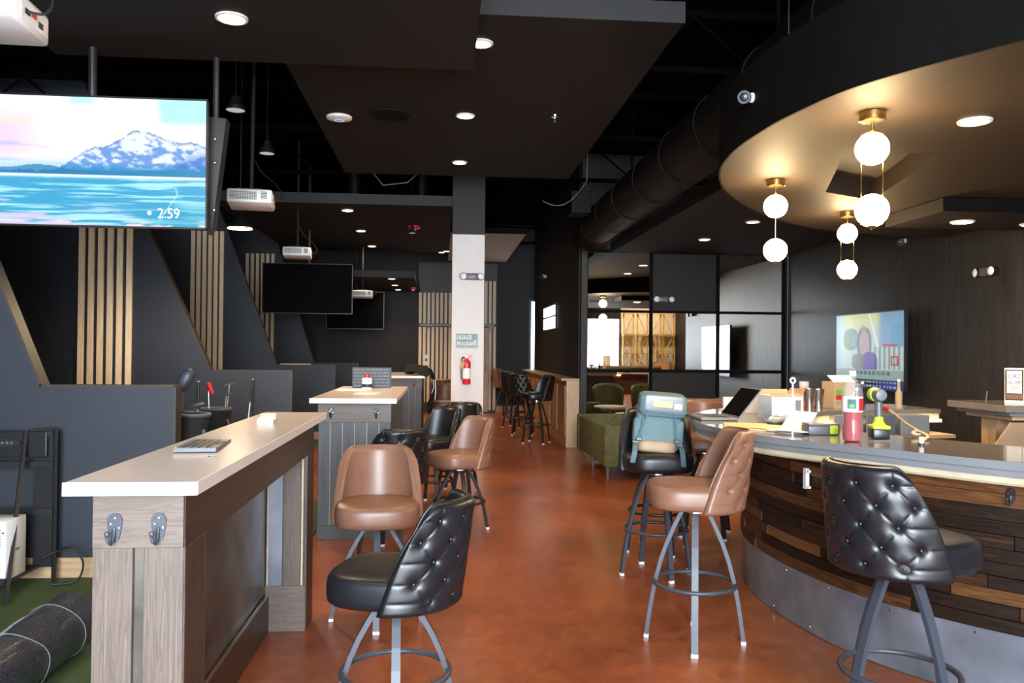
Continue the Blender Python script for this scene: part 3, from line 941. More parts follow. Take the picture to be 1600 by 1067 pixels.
def lake(u, v):
    """mountain lake wallpaper: u to the right, v up"""
    U = (u * 1.15 - .15)
    n = len(u)
    c = np.ones((n, 3)) * np.array([1.0, 1.0, 1.0])
    pk = sst(.35, .05, U) * sst(.45, .6, v) * (1 - sst(.80, .95, v))
    c = mixc(c, (1.0, .84, .97), pk * .9)
    st = sst(.55, .75, fbm(U * 2.5 + v * 3, v * 16, 1))
    c = mixc(c, (.75, .78, .95), st * sst(.5, .2, U) * .8 * (v < .66))
    c = mixc(c, (1.0, .93, .80), sst(.4, .0, U) * np.exp(-((v - .84 + U * .3) / .03) ** 2) * .8)
    c = mixc(c, (.72, .98, 1.0), sst(.77, .84, U + .05 * vnoise(v * 9, U * 3)) * sst(.78, .84, v))
    c = mixc(c, (.76, .97, 1.0), sst(.33, .38, U) * sst(.50, .44, U) * sst(.92, .97, v))
    c = mixc(c, (.55, .80, .95), sst(.55, .45, v) * .55)
    ridge = np.interp(U, [.25, .33, .42, .47, .52, .58, .62, .66, .69, .74, .80, .84, .90, .93, 1.0], [.42, .46, .57, .62, .62, .66, .71, .755, .75, .735, .70, .685, .665, .67, .64])
    ridge = ridge + .02 * (vnoise(U * 40, U * 0, 2) - .5) + .012 * (vnoise(U * 110, U * 0, 1) - .5)
    mt = (v < ridge) & (v > .40)
    rock = fbm(U * 14 + v * 9, v * 12 - U * 10, 0)
    snow = sst(.34, .56, fbm(U * 26 + v * 22, v * 20 - U * 16, 0) + (v - .58) * .8) * .92
    mc = mixc(np.tile(np.array([.44, .62, .88]), (n, 1)), (.95, .97, 1.0), snow)
    edge_ = np.exp(-((ridge - v) / .018) ** 2)
    mc = mixc(mc, (.50, .60, .76), edge_ * sst(.3, .6, fbm(U * 40, v * 40, 2)))
    sh = sst(.82, .93, U + (v - .55) * -.25) * sst(.70, .45, v + .12 * rock)
    mc = mixc(mc, (.16, .38, .78), sh * sst(.40, .55, 1 - rock) * .9)
    mc = mixc(mc, (.18, .55, .78), sst(.50, .42, v))
    c[mt] = mc[mt]
    hill = (v < .435 + .012 * np.sin(U * 9) + .02 * sst(.08, .2, U) * sst(.36, .25, U)) & (v > .385)
    c[hill] = np.array([.15, .47, .70]) * .7 + mixc(c, (.2, .7, .8), sst(.0, 1, U))[hill] * .3
    wl = v < .392
    wat = fbm(U * 4, v * 60, 2)
    wc = mixc(np.tile(np.array([.25, .66, .84]), (n, 1)), (.68, .93, .97), sst(.42, .64, wat))
    wc = mixc(wc, (.95, .985, 1.0), np.exp(-((v - .385) / .016) ** 2))
    wc = mixc(wc, (.16, .62, .76), sst(.55, .9, U) * sst(.26, .05, v) * .6)
    pnk = sst(.52, .66, fbm(U * 5 + 3, v * 26, 3)) * sst(.75, .25, U) * sst(.27, .05, v)
    wc = mixc(wc, (.86, .80, .93), pnk * .95)
    pnk2 = sst(.60, .75, fbm(U * 9 + 1, v * 40, 1)) * sst(.10, .0, v)
    wc = mixc(wc, (.96, .88, .90), pnk2)
    c[wl] = wc[wl]
    pu = np.interp(v, [.055, .157, .257, .303], [.811, .848, .884, .876])
    c = mixc(c, (.95, 1.0, 1.0), np.exp(-((u - pu) / .0022) ** 2) * ((v > .05) & (v < .305)) * .8)
    return np.clip(c, 0, 1)


def show(u, v):
    """washed-out daytime show: presenter in purple among bright set pieces, captions below"""
    n = len(u)
    c = np.tile(np.array([.78, .86, .84]), (n, 1))
    c = mixc(c, (.88, .90, .66), sst(.75, .9, v) * sst(.05, .2, u) * sst(.85, .6, u))
    c = mixc(c, (.52, .68, .80), sst(.62, .72, u) * sst(.52, .6, v))
    c = mixc(c, (.62, .78, .86), sst(.10, .03, u))
    def blob(cx, cy, rx, ry, col, p=2, s=.9):
        nonlocal c
        d = (np.abs((u - cx) / rx) ** p + np.abs((v - cy) / ry) ** p)
        c = mixc(c, col, sst(1.15, .85, d) * s)
    blob(.24, .66, .115, .15, (.42, .58, .42), 2.5)
    blob(.31, .64, .05, .10, (.55, .68, .76))
    blob(.95, .70, .12, .14, (.42, .66, .82), 4)
    blob(.45, .60, .11, .22, (.40, .42, .44), 2.4, .75)
    blob(.45, .58, .075, .20, (.80, .68, .70), 2.2)
    blob(.43, .80, .04, .05, (.62, .66, .62), 2, .7)
    blob(.53, .34, .115, .15, (.42, .34, .72), 2.6)
    blob(.36, .36, .10, .10, (.50, .54, .52), 4, .8)
    stripe = (np.sin(u * 95) > .2) & (u > .60) & (v < .56) & (v > .27)
    c[stripe] = c[stripe] * .72
    c = mixc(c, (.80, .22, .30), ((np.abs(v - .575) < .012) & (u > .72) & (u < .92)).astype(float) * .8)
    rd = (np.abs(u - .88) < .05) & (np.abs(v - .38) < .06) & ~((np.abs(u - .88) < .03) & (np.abs(v - .38) < .04))
    c[rd] = (.75, .12, .16)
    lt = np.exp(-((u - .58 + (v - .8) * .3) / .015) ** 2) * (v > .55)
    c = mixc(c, (1, 1, .95), np.clip(lt, 0, 1))
    cap = v < .26
    c[cap] = (.62, .70, .70)
    tl = cap & (v > .19) & (v < .235) & (u > .28) & (u < .82) & (np.sin(u * 210) + np.sin(u * 97) > -.3)
    c[tl] = (.36, .42, .44)
    nav = v < .13
    c[nav] = np.where((u[nav] > .62)[:, None], np.array([.16, .26, .55])[None, :], np.array([.12, .14, .24])[None, :])
    wt = nav & (((v > .085) & (v < .108)) | ((v > .03) & (v < .055))) & (np.sin(u * 240) + np.sin(u * 130) > 0) & (u > .3) & (u < .95)
    c[wt] = (.70, .74, .82)
    c[(v > .13) & (v < .15)] = (.55, .75, .60)
    return np.clip(c * .82, 0, 1)


def tv(name, label, loc, rz, w, h, pic=None, tilt=0, pole=None, group=None):
    t = thing(name, label, 'television', loc, rz, group)
    t.rotation_euler = (tilt, 0, rz)
    obj('casing', MB().box((0, .022, 0), (w + .02, .04, h + .02), .004), M['blackplastic'], t)
    obj('back_housing', MB().box((0, .065, -.02), (w * .6, .05, h * .55), .012), M['blackplastic'], t)
    if pic: picture('screen', w, h, pic[1], pic[2], pic[0], t, (0, -.0005, 0))
    else: obj('screen', B((0, .0, 0), (w, .004, h)), M['offscreen'], t)
    fr = MB()
    for s in (-1, 1):
        fr.box((s * (w / 2 + .006), .01, 0), (.010, .026, h + .022))
        fr.box((0, .01, s * (h / 2 + .006)), (w + .022, .026, .010))
    obj('bezel', fr, M['blackplastic'], t)
    if pole: obj('ceiling_pole', MB().tube([(0, .11, 0), (0, .11, pole)], .025, 12).box((0, .10, 0), (.3, .04, .3)), M['steelblack'], t)
    return t
t = tv('wall_television', 'big hanging screen lit with a mountain lake picture', (-2.17, 5.16, 2.535), 0, 1.43, .775, (lake, 340, 190), .02, 1.7)
text('2:59', .088, M['whiteplastic'], t, (.43, -.004, -.335), sx=.9, name='clock_digits')
obj('weather_dot', MB().lathe([(.013, 0), (.013, .002)], 16, (.385, -.004, -.305), (0, -1, 0)), M['whiteplastic'], t)
bk = thing('screen_housing', 'dark grey tapering metal housing beside the big lit screen', 'mount', (-1.42, 5.3, 2.53))
obj('housing_side', MB().prism([(-.06, .34), (.048, .33), (-.028, -.36), (-.06, -.40)], .0, .10, 'XZ'), M['steelblack'], bk)
for z in (.2, .05, -.25): obj('bolt', MB().lathe([(.008, 0), (.006, .005), (0, .006)], 8, (-.02, -.0, z), (0, -1, 0)), M['chrome'], bk)
obj('hanger_pole', MB().tube([(-.03, .05, .3), (-.03, .05, 1.75)], .02, 8), M['steelblack'], bk)
tv('wall_television', 'dark switched-off hanging screen over the third bay', (-2.07, 12.85, 2.34), 0, 1.35, .755, None, 0, 1.9)
tv('wall_television', 'dark hanging screen farther back, partly behind the other dark one', (-1.73, 16.6, 2.19), 0, 1.12, .73, None, 0, 2.0)
t = tv('wall_television', 'wall screen showing a presenter in purple, on the panelled wall', (4.93, 9.13, 1.445), -PI / 2, 1.50, .87, (show, 170, 100), 0)
obj('wall_bracket', B((0, .10, 0), (.5, .07, .4)), M['steelblack'], t)
# backlit box on the corridor wall
t = thing('light_box', 'small glowing two-part light box on the dark corridor wall', 'sign', (1.985, 15.03, 2.02))
obj('lit_panel', B((-.012, 0, .12), (.02, 1.5, .17)), M['signlit'], t)
obj('lit_panel', B((-.012, 0, -.10), (.02, 1.5, .20)), M['signlit'], t)
obj('box_frame', B((.006, 0, .01), (.014, 1.54, .46)), M['steelblack'], t)

# ================================================================== COLUMN FITTINGS
t = thing('wall_sign', 'grey-green sign reading LEGALIZE MULLIGANS on the white column', 'sign', (.318, 10.394, 1.535))
obj('sign_board', B((0, -.006, 0), (.285, .012, .185), .002), M['white'], t)
obj('sign_face', B((0, -.013, 0), (.270, .004, .170)), M['signgrey'], t)
text('LEGALIZE', .074, M['whiteplastic'], t, (-.125, -.016, .015), sx=.60)
text('MULLIGANS', .074, M['whiteplastic'], t, (-.125, -.016, -.065), sx=.62)
obj('golf_ball_print', MB().lathe([(.008, 0), (.008, .002)], 12, (.10, -.0155, -.005), (0, -1, 0)), M['whiteplastic'], t)
obj('tee_print', B((.115, -.016, .005), (.004, .002, .02)), M['whiteplastic'], t)
t = thing('fire_extinguisher', 'red fire extinguisher with white label hung on the white column', 'fire extinguisher', (.315, 10.32, .985))
obj('cylinder', MB().lathe([(0, 0), (.048, 0), (.053, .01), (.053, .26), (.045, .29), (.022, .31), (.02, .325), (0, .325)], 24), M['red'], t, 'x')
obj('paper_label', MB().lathe([(.0535, .07), (.0535, .20)], 24, caps=False), M['paper'], t, 'x')
obj('valve', MB().tube([(0, 0, .32), (0, 0, .35)], .018, 12), M['steelblack'], t)
obj('lever', B((.03, 0, .365), (.10, .02, .012)).box((.03, 0, .345), (.08, .02, .01)), M['red'], t)
obj('gauge', MB().lathe([(.02, 0), (.02, .012), (0, .014)], 16, (-.005, -.018, .345), (0, -1, 0)), M['whiteplastic'], t)
obj('hose', MB().tube([(-.02, 0, .34), (-.055, -.02, .33), (-.07, -.02, .25), (-.066, -.02, .12), (-.062, -.015, .06)], .010, 8), M['blackplastic'], t, 'x')
obj('inspection_tag', B((-.055, -.055, .24), (.05, .002, .09), 0, Matrix.Rotation(.25, 3, 'Y')), M['card'], t)
obj('hanger_plate', B((0, .06, .25), (.05, .03, .12)), M['steelblack'], t)

def twin_light(loc, rz, label):
    t = thing('emergency_light', label, 'emergency light', loc, rz, 'twin-headed emergency lights')
    obj('lamp_body', MB().box((0, -.025, 0), (.20, .05, .085), .02), M['grayplastic'], t, 'x')
    for s in (-1, 1):
        h = obj('lamp_head', MB().lathe([(.042, 0), (.048, .03), (.046, .045), (0, .048)], 20, (s * .105, -.02, 0), (s * .15, -1, 0)), M['blackplastic'], t, 'x')
        obj('lamp_lens', MB().lathe([(.04, .046), (.03, .056), (0, .06)], 20, (s * .105, -.02, 0), (s * .15, -1, 0)), M['whiteplastic'], h, 'x')
twin_light((.375, 10.398, 2.345), 0, 'grey emergency light with two round lamps on the white column')
twin_light((3.24, 11.808, 2.185), 0, 'black emergency light with two lamps on the black mirror wall')
twin_light((5.098, 7.25, 2.19), -PI / 2, 'black emergency light with two lamps on the panelled wall')

# ================================================================== STOOLS
def shell_surface():
    """bucket backrest: outside tufted, inside smooth. Facing -Y; z from the seat underside"""
    H = .385
    def base(u, v):
        au = np.abs(u)
        cz = np.where(au > .66, ((au - .66) / .34) ** 2.2, 0)
        ph = u * np.radians(91 - 18 * v - 5 * v * v)
        z = -.012 + H * v * (1 - .25 * cz * v)
        R = .210 + .014 * v
        x = R * 1.02 * (1 - .13 * v) * np.sin(ph)
        y = R * np.cos(ph) + .036 * v
        nx, ny = np.sin(ph), np.cos(ph)
        return x, y, z, nx, ny, R * ph
    T = .024
    def edge(u, v):
        eu = np.clip((1 - np.abs(u)) / .07, 0, 1)
        et = np.clip((1 - v) / .09, 0, 1)
        eb = np.clip(v / .06, 0, 1)
        f = lambda e: np.sqrt(1 - (1 - e) ** 2)
        return T * f(eu) * f(et) * f(eb)
    btn = []
    for r, hz in enumerate((.06, .13, .20, .27, .335)):
        zz = H - .012 - hz
        v = (zz + .012) / H
        lim = (.210 + .014 * v) * np.radians(91 - 18 * v - 5 * v * v) - .062
        offs = 0.0 if r % 2 == 1 else .0575
        for k in range(-4, 5):
            s = k * .115 + offs
            if abs(s) < lim: btn.append((s, zz))
    return base, edge, btn, H


base, edge, btn, SH = shell_surface()
def grid_mesh(nu, nv, outside):
    u, v = np.meshgrid(np.linspace(-1, 1, nu), np.linspace(0, 1, nv))
    u = np.sign(u) * (1 - (1 - np.abs(u)) ** 1.25)
    u, v = u.ravel(), v.ravel()
    x, y, z, nx, ny, s = base(u, v)
    d = edge(u, v)
    if outside:
        puff = np.full_like(d, .006)
        dent = np.zeros_like(d)
        crease = np.zeros_like(d)
        for (bs, bz) in btn:
            rr = np.hypot(s - bs, z - bz)
            dent = np.maximum(dent, .010 * np.exp(-(rr / .012) ** 2) + .009 * np.exp(-(rr / .028) ** 2))
        for i, (s0, z0) in enumerate(btn):
            mates = [(s1, z1) for (s1, z1) in btn if abs(abs(s1 - s0) - .0575) < .012 and abs(z0 - .069 - z1) < .012]
            segs = [((s0, z0), q) for q in mates]
            if abs(z0 - min(b[1] for b in btn)) < .005: segs.append(((s0, z0), (s0 * 1.02, -.012)))
            if abs(z0 - max(b[1] for b in btn)) < .005: segs.append(((s0, z0), (s0 * 1.02, SH)))
            row = [b[0] for b in btn if abs(b[1] - z0) < .005]
            if s0 == max(row): segs.append(((s0, z0), (s0 + .2, z0 + .004)))
            if s0 == min(row): segs.append(((s0, z0), (s0 - .2, z0 + .004)))
            for (a, b) in segs:
                ax, az = a; bx, bz = b
                L2 = (bx - ax) ** 2 + (bz - az) ** 2
                t = np.clip(((s - ax) * (bx - ax) + (z - az) * (bz - az)) / L2, 0, 1)
                dd = np.hypot(s - ax - t * (bx - ax), z - az - t * (bz - az))
                wdt = .0045
                crease = np.maximum(crease, .0030 * np.exp(-(dd / wdt) ** 2) + .0012 * np.exp(-(dd / .014) ** 2))
        k = np.clip(d / .024, 0, 1)
        fade = np.clip((1 - np.abs(u)) / .15, 0, 1) * np.clip((1 - v) / .08, 0, 1)
        off = d + k * (puff - np.maximum(dent, crease + .35 * dent) * fade)
        return np.stack([x + nx * off, y + ny * off, z], 1), nu, nv
    return np.stack([x - nx * d, y - ny * d, z], 1), nu, nv


def shell_mesh(mat):
    a, nu, nv = grid_mesh(161, 83, True)
    b, _, _ = grid_mesh(161, 83, False)
    n = len(a)
    vs = np.concatenate([a, b])
    fs = []
    for j in range(nv - 1):
        for i in range(nu - 1):
            q = (j * nu + i, j * nu + i + 1, (j + 1) * nu + i + 1, (j + 1) * nu + i)
            fs.append(q[::-1]); fs.append(tuple(t + n for t in q))
    mb = MB(); mb.v = [tuple(p) for p in vs]; mb.f = fs
    return mb.mesh('backrest', mat, 'all')


def seat_mesh(mat):
    prof = [(0, 0), (.8, 0), (.93, .003), (.985, .014), (1.0, .035), (1.0, .075), (.985, .094), (.95, .105), (.88, .112), (.7, .117), (.4, .120), (0, .121)]
    n = 56
    vs, fs = [], []
    for (k, z) in prof:
        for j in range(n):
            th = 2 * PI * j / n
            cx, sy = math.cos(th), math.sin(th)
            e = .62
            x = .217 * k * math.copysign(abs(cx) ** e, cx)
            y = .222 * k * math.copysign(abs(sy) ** e, sy) - .012
            if y > .12: x *= 1 - (y - .12) * .7
            vs.append((x, y, z))
    for i in range(len(prof) - 1):
        for j in range(n): fs.append((i * n + j, i * n + (j + 1) % n, (i + 1) * n + (j + 1) % n, (i + 1) * n + j))
    mb = MB().add(vs, fs)
    return mb.mesh('seat', mat, 'all')


def piping_mesh(mat):
    mb = MB()
    pts = []
    for q in range(26): pts.append((-1.0, q / 25 * .97))
    for q in range(1, 50): pts.append((-1 + 2 * q / 50, 1.0))
    for q in range(26): pts.append((1.0, .97 - q / 25 * .97))
    u = np.array([p[0] for p in pts]); v = np.array([p[1] for p in pts])
    x, y, z, nx, ny, s = base(u, v)
    P = [(a - i * .006, b - j * .006, c) for a, b, c, i, j in zip(x, y, z, nx, ny)]
    mb.tube(P, .0052, 6)
    return mb.mesh('piping', mat, 'all')


def button_mesh(mat):
    mb = MB().lathe([(0, .0065), (.004, .006), (.0075, .003), (.0085, 0), (.007, -.002), (0, -.003)], 12, (0, 0, 0), (0, 1, 0))
    return mb.mesh('button', mat, 'all')


def leg_mesh(hs, mat, rot):
    k = hs / .64
    prof = [(.060, .64), (.098, .56), (.132, .48), (.163, .39), (.186, .30), (.204, .21), (.218, .12), (.228, .045), (.232, .016)]
    out = []
    P = [(r, z * k) for r, z in prof]
    mb = MB()
    vs, fs = [], []
    for i, (r, z) in enumerate(P):
        a, b = P[max(i - 1, 0)], P[min(i + 1, len(P) - 1)]
        t = Vector((b[0] - a[0], b[1] - a[1])).normalized()
        nr = Vector((-t.y, t.x))
        if nr.x < 0: nr = -nr
        for sx, sn in ((-1, -1), (1, -1), (1, 1), (-1, 1)):
            vs.append((sx * .0155, r + nr.x * sn * .0095, z + nr.y * sn * .0095))
    for i in range(len(P) - 1):
        for j in range(4): fs.append((i * 4 + j, i * 4 + (j + 1) % 4, i * 4 + 4 + (j + 1) % 4, i * 4 + 4 + j))
    fs.append((3, 2, 1, 0)); o = (len(P) - 1) * 4
    fs.append((o, o + 1, o + 2, o + 3))
    R = Matrix.Rotation(rot, 3, 'Z')
    mb.add([R @ Vector(p) for p in vs], fs)
    me = mb.mesh('leg', mat)
    g = MB().box(R @ Vector((0, .232, .009)), (.034, .024, .018), .003, rot)
    return me, g.mesh('foot_glide', M['whiteplastic'])


SEATS = {}
for cname in ('brown', 'black'):
    SEATS[cname] = dict(seat=seat_mesh(M[cname]), backrest=shell_mesh(M[cname]), piping=piping_mesh(M[cname]), button=button_mesh(M[cname]))
LEGS = {}
for hname, hs in (('low', .485), ('tall', .64)):
    for mname in ('steelblue', 'steelblack'):
        LEGS[hname, mname] = [leg_mesh(hs, M[mname], q * PI / 2) for q in range(4)]
        ring = MB().tube([(.196 * math.cos(2 * PI * q / 40), .196 * math.sin(2 * PI * q / 40), .285 if hs > .6 else .235) for q in range(40)], .011, 8, True)
        LEGS[hname, mname].append(ring.mesh('foot_ring', M[mname], 'all'))
PLATE = MB().lathe([(.085, 0), (.085, .008), (.06, .012), (.06, .022), (0, .022)], 24).mesh('swivel_plate', M['chrome'])

def stool(colr, hname, mname, loc, face, label, legrot=0.0, buttons=True):
    """face: direction the sitter looks, as an angle from -Y towards +X"""
    hs = .485 if hname == 'low' else .64
    t = thing('bar_stool', label, 'stool', loc, face, 'swivel bar stools')
    z0 = hs + .022
    o = obj('seat', SEATS[colr]['seat'], None, t); o.location.z = z0
    b = obj('backrest', SEATS[colr]['backrest'], None, t); b.location.z = z0
    obj('piping', SEATS[colr]['piping'], None, b)
    if buttons:
        for (s, z) in btn:
            v = (z + .012) / SH
            R = .210 + .014 * v
            ph = s / R
            k = R + .017
            q = obj('button', SEATS[colr]['button'], None, b)
            q.location = (k * (1.02 - .13 * v) * math.sin(ph), k * math.cos(ph) + .036 * v, z)
            q.rotation_euler = (0, 0, -ph)
    for (lm, gm) in LEGS[hname, mname][:4]:
        l = obj('leg', lm, None, t)
        l.rotation_euler = (0, 0, legrot - face)
        obj('foot_glide', gm, None, l)
    obj('foot_ring', LEGS[hname, mname][4], None, t)
    p = obj('swivel_plate', PLATE, None, t); p.location.z = hs - .004
    return t


# face angle: 0 looks at -Y (towards the camera), -90deg looks at -X, +90deg looks at +X, 180 looks away
A = math.radians
stool('black', 'low', 'steelblue', (-.155, 3.04, 0), A(-104), 'black tufted stool nearest the grey oak drink rail, back to the aisle', A(3))
stool('brown', 'low', 'steelblue', (-.325, 4.34, 0), A(3), 'brown leatherette stool facing us between the drink rail and the black stool', A(4))
stool('black', 'low', 'steelblack', (-.33, 5.72, 0), A(-152), 'black tufted stool with its back to us, before the plank table', A(20))
stool('brown', 'low', 'steelblack', (.15, 6.42, 0), A(-58), 'brown leatherette stool standing out in the aisle by the plank table', A(15))
stool('black', 'low', 'steelblack', (-.08, 7.5, 0), A(-50), 'black stool beside the plank table, behind the aisle brown one', A(15), False)
stool('black', 'low', 'steelblack', (.17, 8.15, 0), A(-20), 'black stool right before the white column, behind the other black one', A(30), False)
stool('brown', 'low', 'steelblack', (.06, 12.9, 0), A(-4), 'brown stool just past the white column at the farthest table', A(10), False)
stool('brown', 'low', 'steelblack', (.03, 15.2, 0), A(176), 'brown stool with its back to us behind the one at the farthest table', A(40), False)
stool('brown', 'tall', 'steelblue', (1.247, 3.935, 0), A(-98), 'tall brown tufted stool side-on before the curved bar', A(-17))
stool('black', 'tall', 'steelblue', (1.635, 2.80, 0), A(107), 'tall black tufted stool against the plank front of the bar', A(16))
stool('black', 'tall', 'steelblue', (1.375, 5.14, 0), A(-4), 'tall black stool carrying the blue backpack', A(9))
stool('black', 'tall', 'steelblack', (1.54, 5.74, 0), A(-20), 'tall dark stool hidden behind the backpack stool', A(12), False)
stool('brown', 'tall', 'steelblack', (2.04, 6.2, 0), A(-12), 'tall brown stool at the tip of the bar, behind the laptop', A(20), False)
stool('black', 'tall', 'steelblack', (1.46, 12.5, 0), A(-75), 'tall black stool at the end of the oak pony wall, side-on', A(20), False)
stool('black', 'tall', 'steelblack', (1.38, 13.75, 0), A(135), 'tall black tufted stool second along the oak pony wall', A(35), False)
stool('black', 'tall', 'steelblack', (1.36, 15.1, 0), A(120), 'tall black tufted stool third along the oak pony wall', A(15), False)
stool('brown', 'tall', 'steelblack', (1.32, 16.9, 0), A(60), 'tall brown stool last along the oak pony wall by the slatted end', A(5), False)

# ================================================================== TABLES
def coat_hook(parent, x, y, z, name='coat_hook', mat='steelblue', s=1.0):
    """teardrop back plate with screws and a curled prong, facing -Y"""
    s *= .85
    pl = [(0, -.045), (.014, -.035), (.021, .0), (.023, .025), (.014, .04), (0, .043), (-.014, .04), (-.023, .025), (-.021, 0), (-.014, -.035)]
    o = obj(name, MB().prism([(p[0] * s, p[1] * s) for p in pl], 0, -.004, 'XZ'), M[mat], parent)
    o.location = (x, y, z)
    obj('hook_prong', MB().tube([(0, -.004, .0), (0, -.012 * s, -.03 * s), (0, -.028 * s, -.046 * s), (-.003, -.042 * s, -.036 * s), (-.006, -.044 * s, -.02 * s)], .0052 * s, 8).box((-.006, -.044 * s, -.012 * s), (.014 * s,) * 3, .004), M[mat], o, 'x')
    for (a, b) in ((0, .028), (.012, -.002), (-.012, .01)):
        obj('hook_screw', MB().lathe([(.004, 0), (.003, .002), (0, .0025)], 8, (a * s, -.004, b * s), (0, -1, 0)), M['chrome'], o)
    return o


# --- near drink rail (local frame = world, base at its centre)
dr = thing('drink_rail', 'narrow grey oak drink rail with a long white quartz top, nearest the camera', 'table', (-.77, 3.25, 0))
L = lambda x, y, z=0: (x + .77, y - 3.25, z)
x0, x1, y0, y1 = -.892, -.664, 2.20, 4.38
top = obj('table_top', B(L(-.785, 3.34, 1.0505), (.325, 2.36, .033), .003), M['quartz'], dr)
obj('top_edge', B(L(-.785, 2.1575, 1.0500), (.327, .006, .034), .001), M['quartzedge'], dr)
obj('top_edge', B(L(-.6205, 3.34, 1.0500), (.006, 2.36, .034), .001), M['quartzedge'], dr)
# near end: apron board, two uprights with a recessed strip between
obj('apron_board', B(L(-.778, y0 + .01, .962), (.228, .02, .144), .002), M['oakx'], dr)
obj('upright_board', B(L(-.842, y0 + .014, .445), (.100, .020, .89), .002), M['oak'], dr)
obj('upright_board', B(L(-.714, y0 + .014, .445), (.100, .020, .89), .002), M['oak'], dr)
obj('recess_strip', B(L(-.778, y0 + .024, .445), (.03, .008, .89)), M['hide'], dr)
obj('post_core', B(L(-.778, y0 + .115, .515), (.222, .17, 1.03)), M['darkoakz'], dr)
obj('corner_board', B(L(-.666, y0 + .105, .445), (.012, .195, .89), .002), M['darkoakz'], dr)
# apron along the aisle side
obj('apron_beam', B(L(-.672, 3.29, .955), (.02, 2.16, .158), .002), M['darkoak'], dr)
obj('apron_beam', B(L(-.886, 3.29, .955), (.02, 2.16, .158), .002), M['darkoak'], dr)
obj('back_sheet', B(L(-.868, 3.24, .53), (.012, 1.9, .74)), M['hide'], dr)
obj('base_rail', B(L(-.858, 3.24, .09), (.03, 1.9, .18), .002), M['darkoak'], dr)
obj('base_bead', B(L(-.850, 3.24, .184), (.012, 1.9, .006)), M['chrome'], dr)
# far post facing the camera
obj('post_core', B(L(-.77, 4.285, .44), (.205, .19, .88)), M['darkoakz'], dr)
obj('post_base', B(L(-.765, 4.185, .115), (.196, .02, .23), .002), M['oakx'], dr)
obj('steel_strip', B(L(-.82, 4.186, .56), (.075, .014, .66)), M['kick'], dr)
obj('upright_board', B(L(-.735, 4.184, .56), (.085, .016, .66), .002), M['oak'], dr)
obj('edge_bead', B(L(-.685, 4.184, .56), (.010, .016, .66)), M['ply'], dr)
obj('corner_board', B(L(-.668, 4.28, .44), (.012, .2, .88), .002), M['darkoakz'], dr)
obj('edge_bead', B(L(-.852, 4.175, .56), (.006, .008, .66)), M['ply'], dr)
coat_hook(dr, *L(-.835, y0 - .001, .945))
coat_hook(dr, *L(-.725, y0 - .001, .945))

# --- plank tables
def plank_table(x0, x1, y0, y1, zt, label, inset=.045, front=.11):
    t = thing('plank_table', label, 'table', ((x0 + x1) / 2, (y0 + y1) / 2, 0))
    cx, cy = (x0 + x1) / 2, (y0 + y1) / 2
    q = lambda x, y, z: (x - cx, y - cy, z)
    obj('table_top', B(q(cx, cy, zt - .017), (x1 - x0, y1 - y0, .034), .003), M['quartz'], t)
    obj('top_edge', B(q(cx, y0 - .002, zt - .0175), (x1 - x0 + .002, .006, .035), .001), M['quartzedge'], t)
    a, b, c, d = x0 + inset, x1 - inset, y0 + front, y1 - .05
    obj('core', B(q((a + b) / 2, (c + d) / 2, (zt - .034) / 2), (b - a - .03, d - c - .03, zt - .034)), M['ply'], t)
    obj('apron_board', B(q((a + b) / 2, c + .008, zt - .034 - .075), (b - a, .018, .15), .002), M['oakx'], t)
    obj('apron_board', B(q(b - .008, (c + d) / 2, zt - .034 - .075), (.018, d - c, .15), .002), M['bluoak'], t)
    n = 6
    wd = (b - a) / n
    for i in range(n):
        obj('plank', B(q(a + wd * (i + .5), c + .010, (zt - .184) / 2 + .05), (wd - .008, .016, zt - .284), .002), M['bluoak'], t)
    obj('base_board', B(q((a + b) / 2, c + .006, .05), (b - a, .02, .1), .002), M['bluoak'], t)
    m_ = max(8, int((d - c) / .09))
    wd = (d - c) / m_
    for i in range(m_):
        obj('plank', B(q(b - .010, c + wd * (i + .5), (zt - .184) / 2), (.016, wd - .008, zt - .184), .002), M['bluoak'], t)
    for f in (.18, .80):
        coat_hook(t, a + (b - a) * f - cx, c - cy - .002, zt - .11, mat='navy')
    return t
plank_table(-.952, -.325, 6.06, 8.10, 1.05, 'dark plank table with a white quartz top, behind the brown stool')
plank_table(-.86, -.225, 11.45, 13.2, 1.05, 'farthest plank table with pale top, beside the white column')

# ================================================================== THINGS ON THE TABLES
t = thing('keyboard', 'grey wireless keyboard lying on the white drink rail', 'keyboard', (-.815, 2.915, 1.067), math.radians(6))
obj('keyboard_tray', MB().prism([(-.165, .004), (-.165, .016), (.165, .010), (.165, .0)], -.066, .066, 'YZ'), M['grayplastic'], t)
ky = MB().box((0, 0, .0035), (.03, .03, .007), 0)
tr_ = []
for r_ in range(4):
    for c_ in range(10):
        o = obj('key', B((-.048 + r_ * .024, -.145 + c_ * .030, .0155 - .0006 * c_), (.020, .025, .005), 0), M['steelblue'], t)
obj('touch_pad', B((.052, 0, .0135), (.022, .11, .003)), M['navy'], t)
obj('power_light', MB().lathe([(.003, 0), (.003, .002)], 8, (-.06, -.155, .017)), M['lime'], t)
t = thing('card_box', 'small open white card box near the far end of the drink rail', 'box', (-.80, 3.84, 1.067), .15)
obj('box_base', B((0, 0, .012), (.07, .10, .024), .002), M['paper'], t)
obj('box_lid', B((.01, .01, .031), (.07, .09, .012), .002, Matrix.Rotation(.12, 3, 'X')), M['paper'], t)
o = obj('screw', MB().lathe([(.005, 0), (.005, .003), (.002, .004), (.0015, .025), (0, .027)], 8, (0, 0, .004), (1, .3, .05)), M['chrome'])
o.location = (-.715, 2.60, 1.069)
tag(o, 'tiny loose screw on the white drink rail before the keyboard', 'screw')
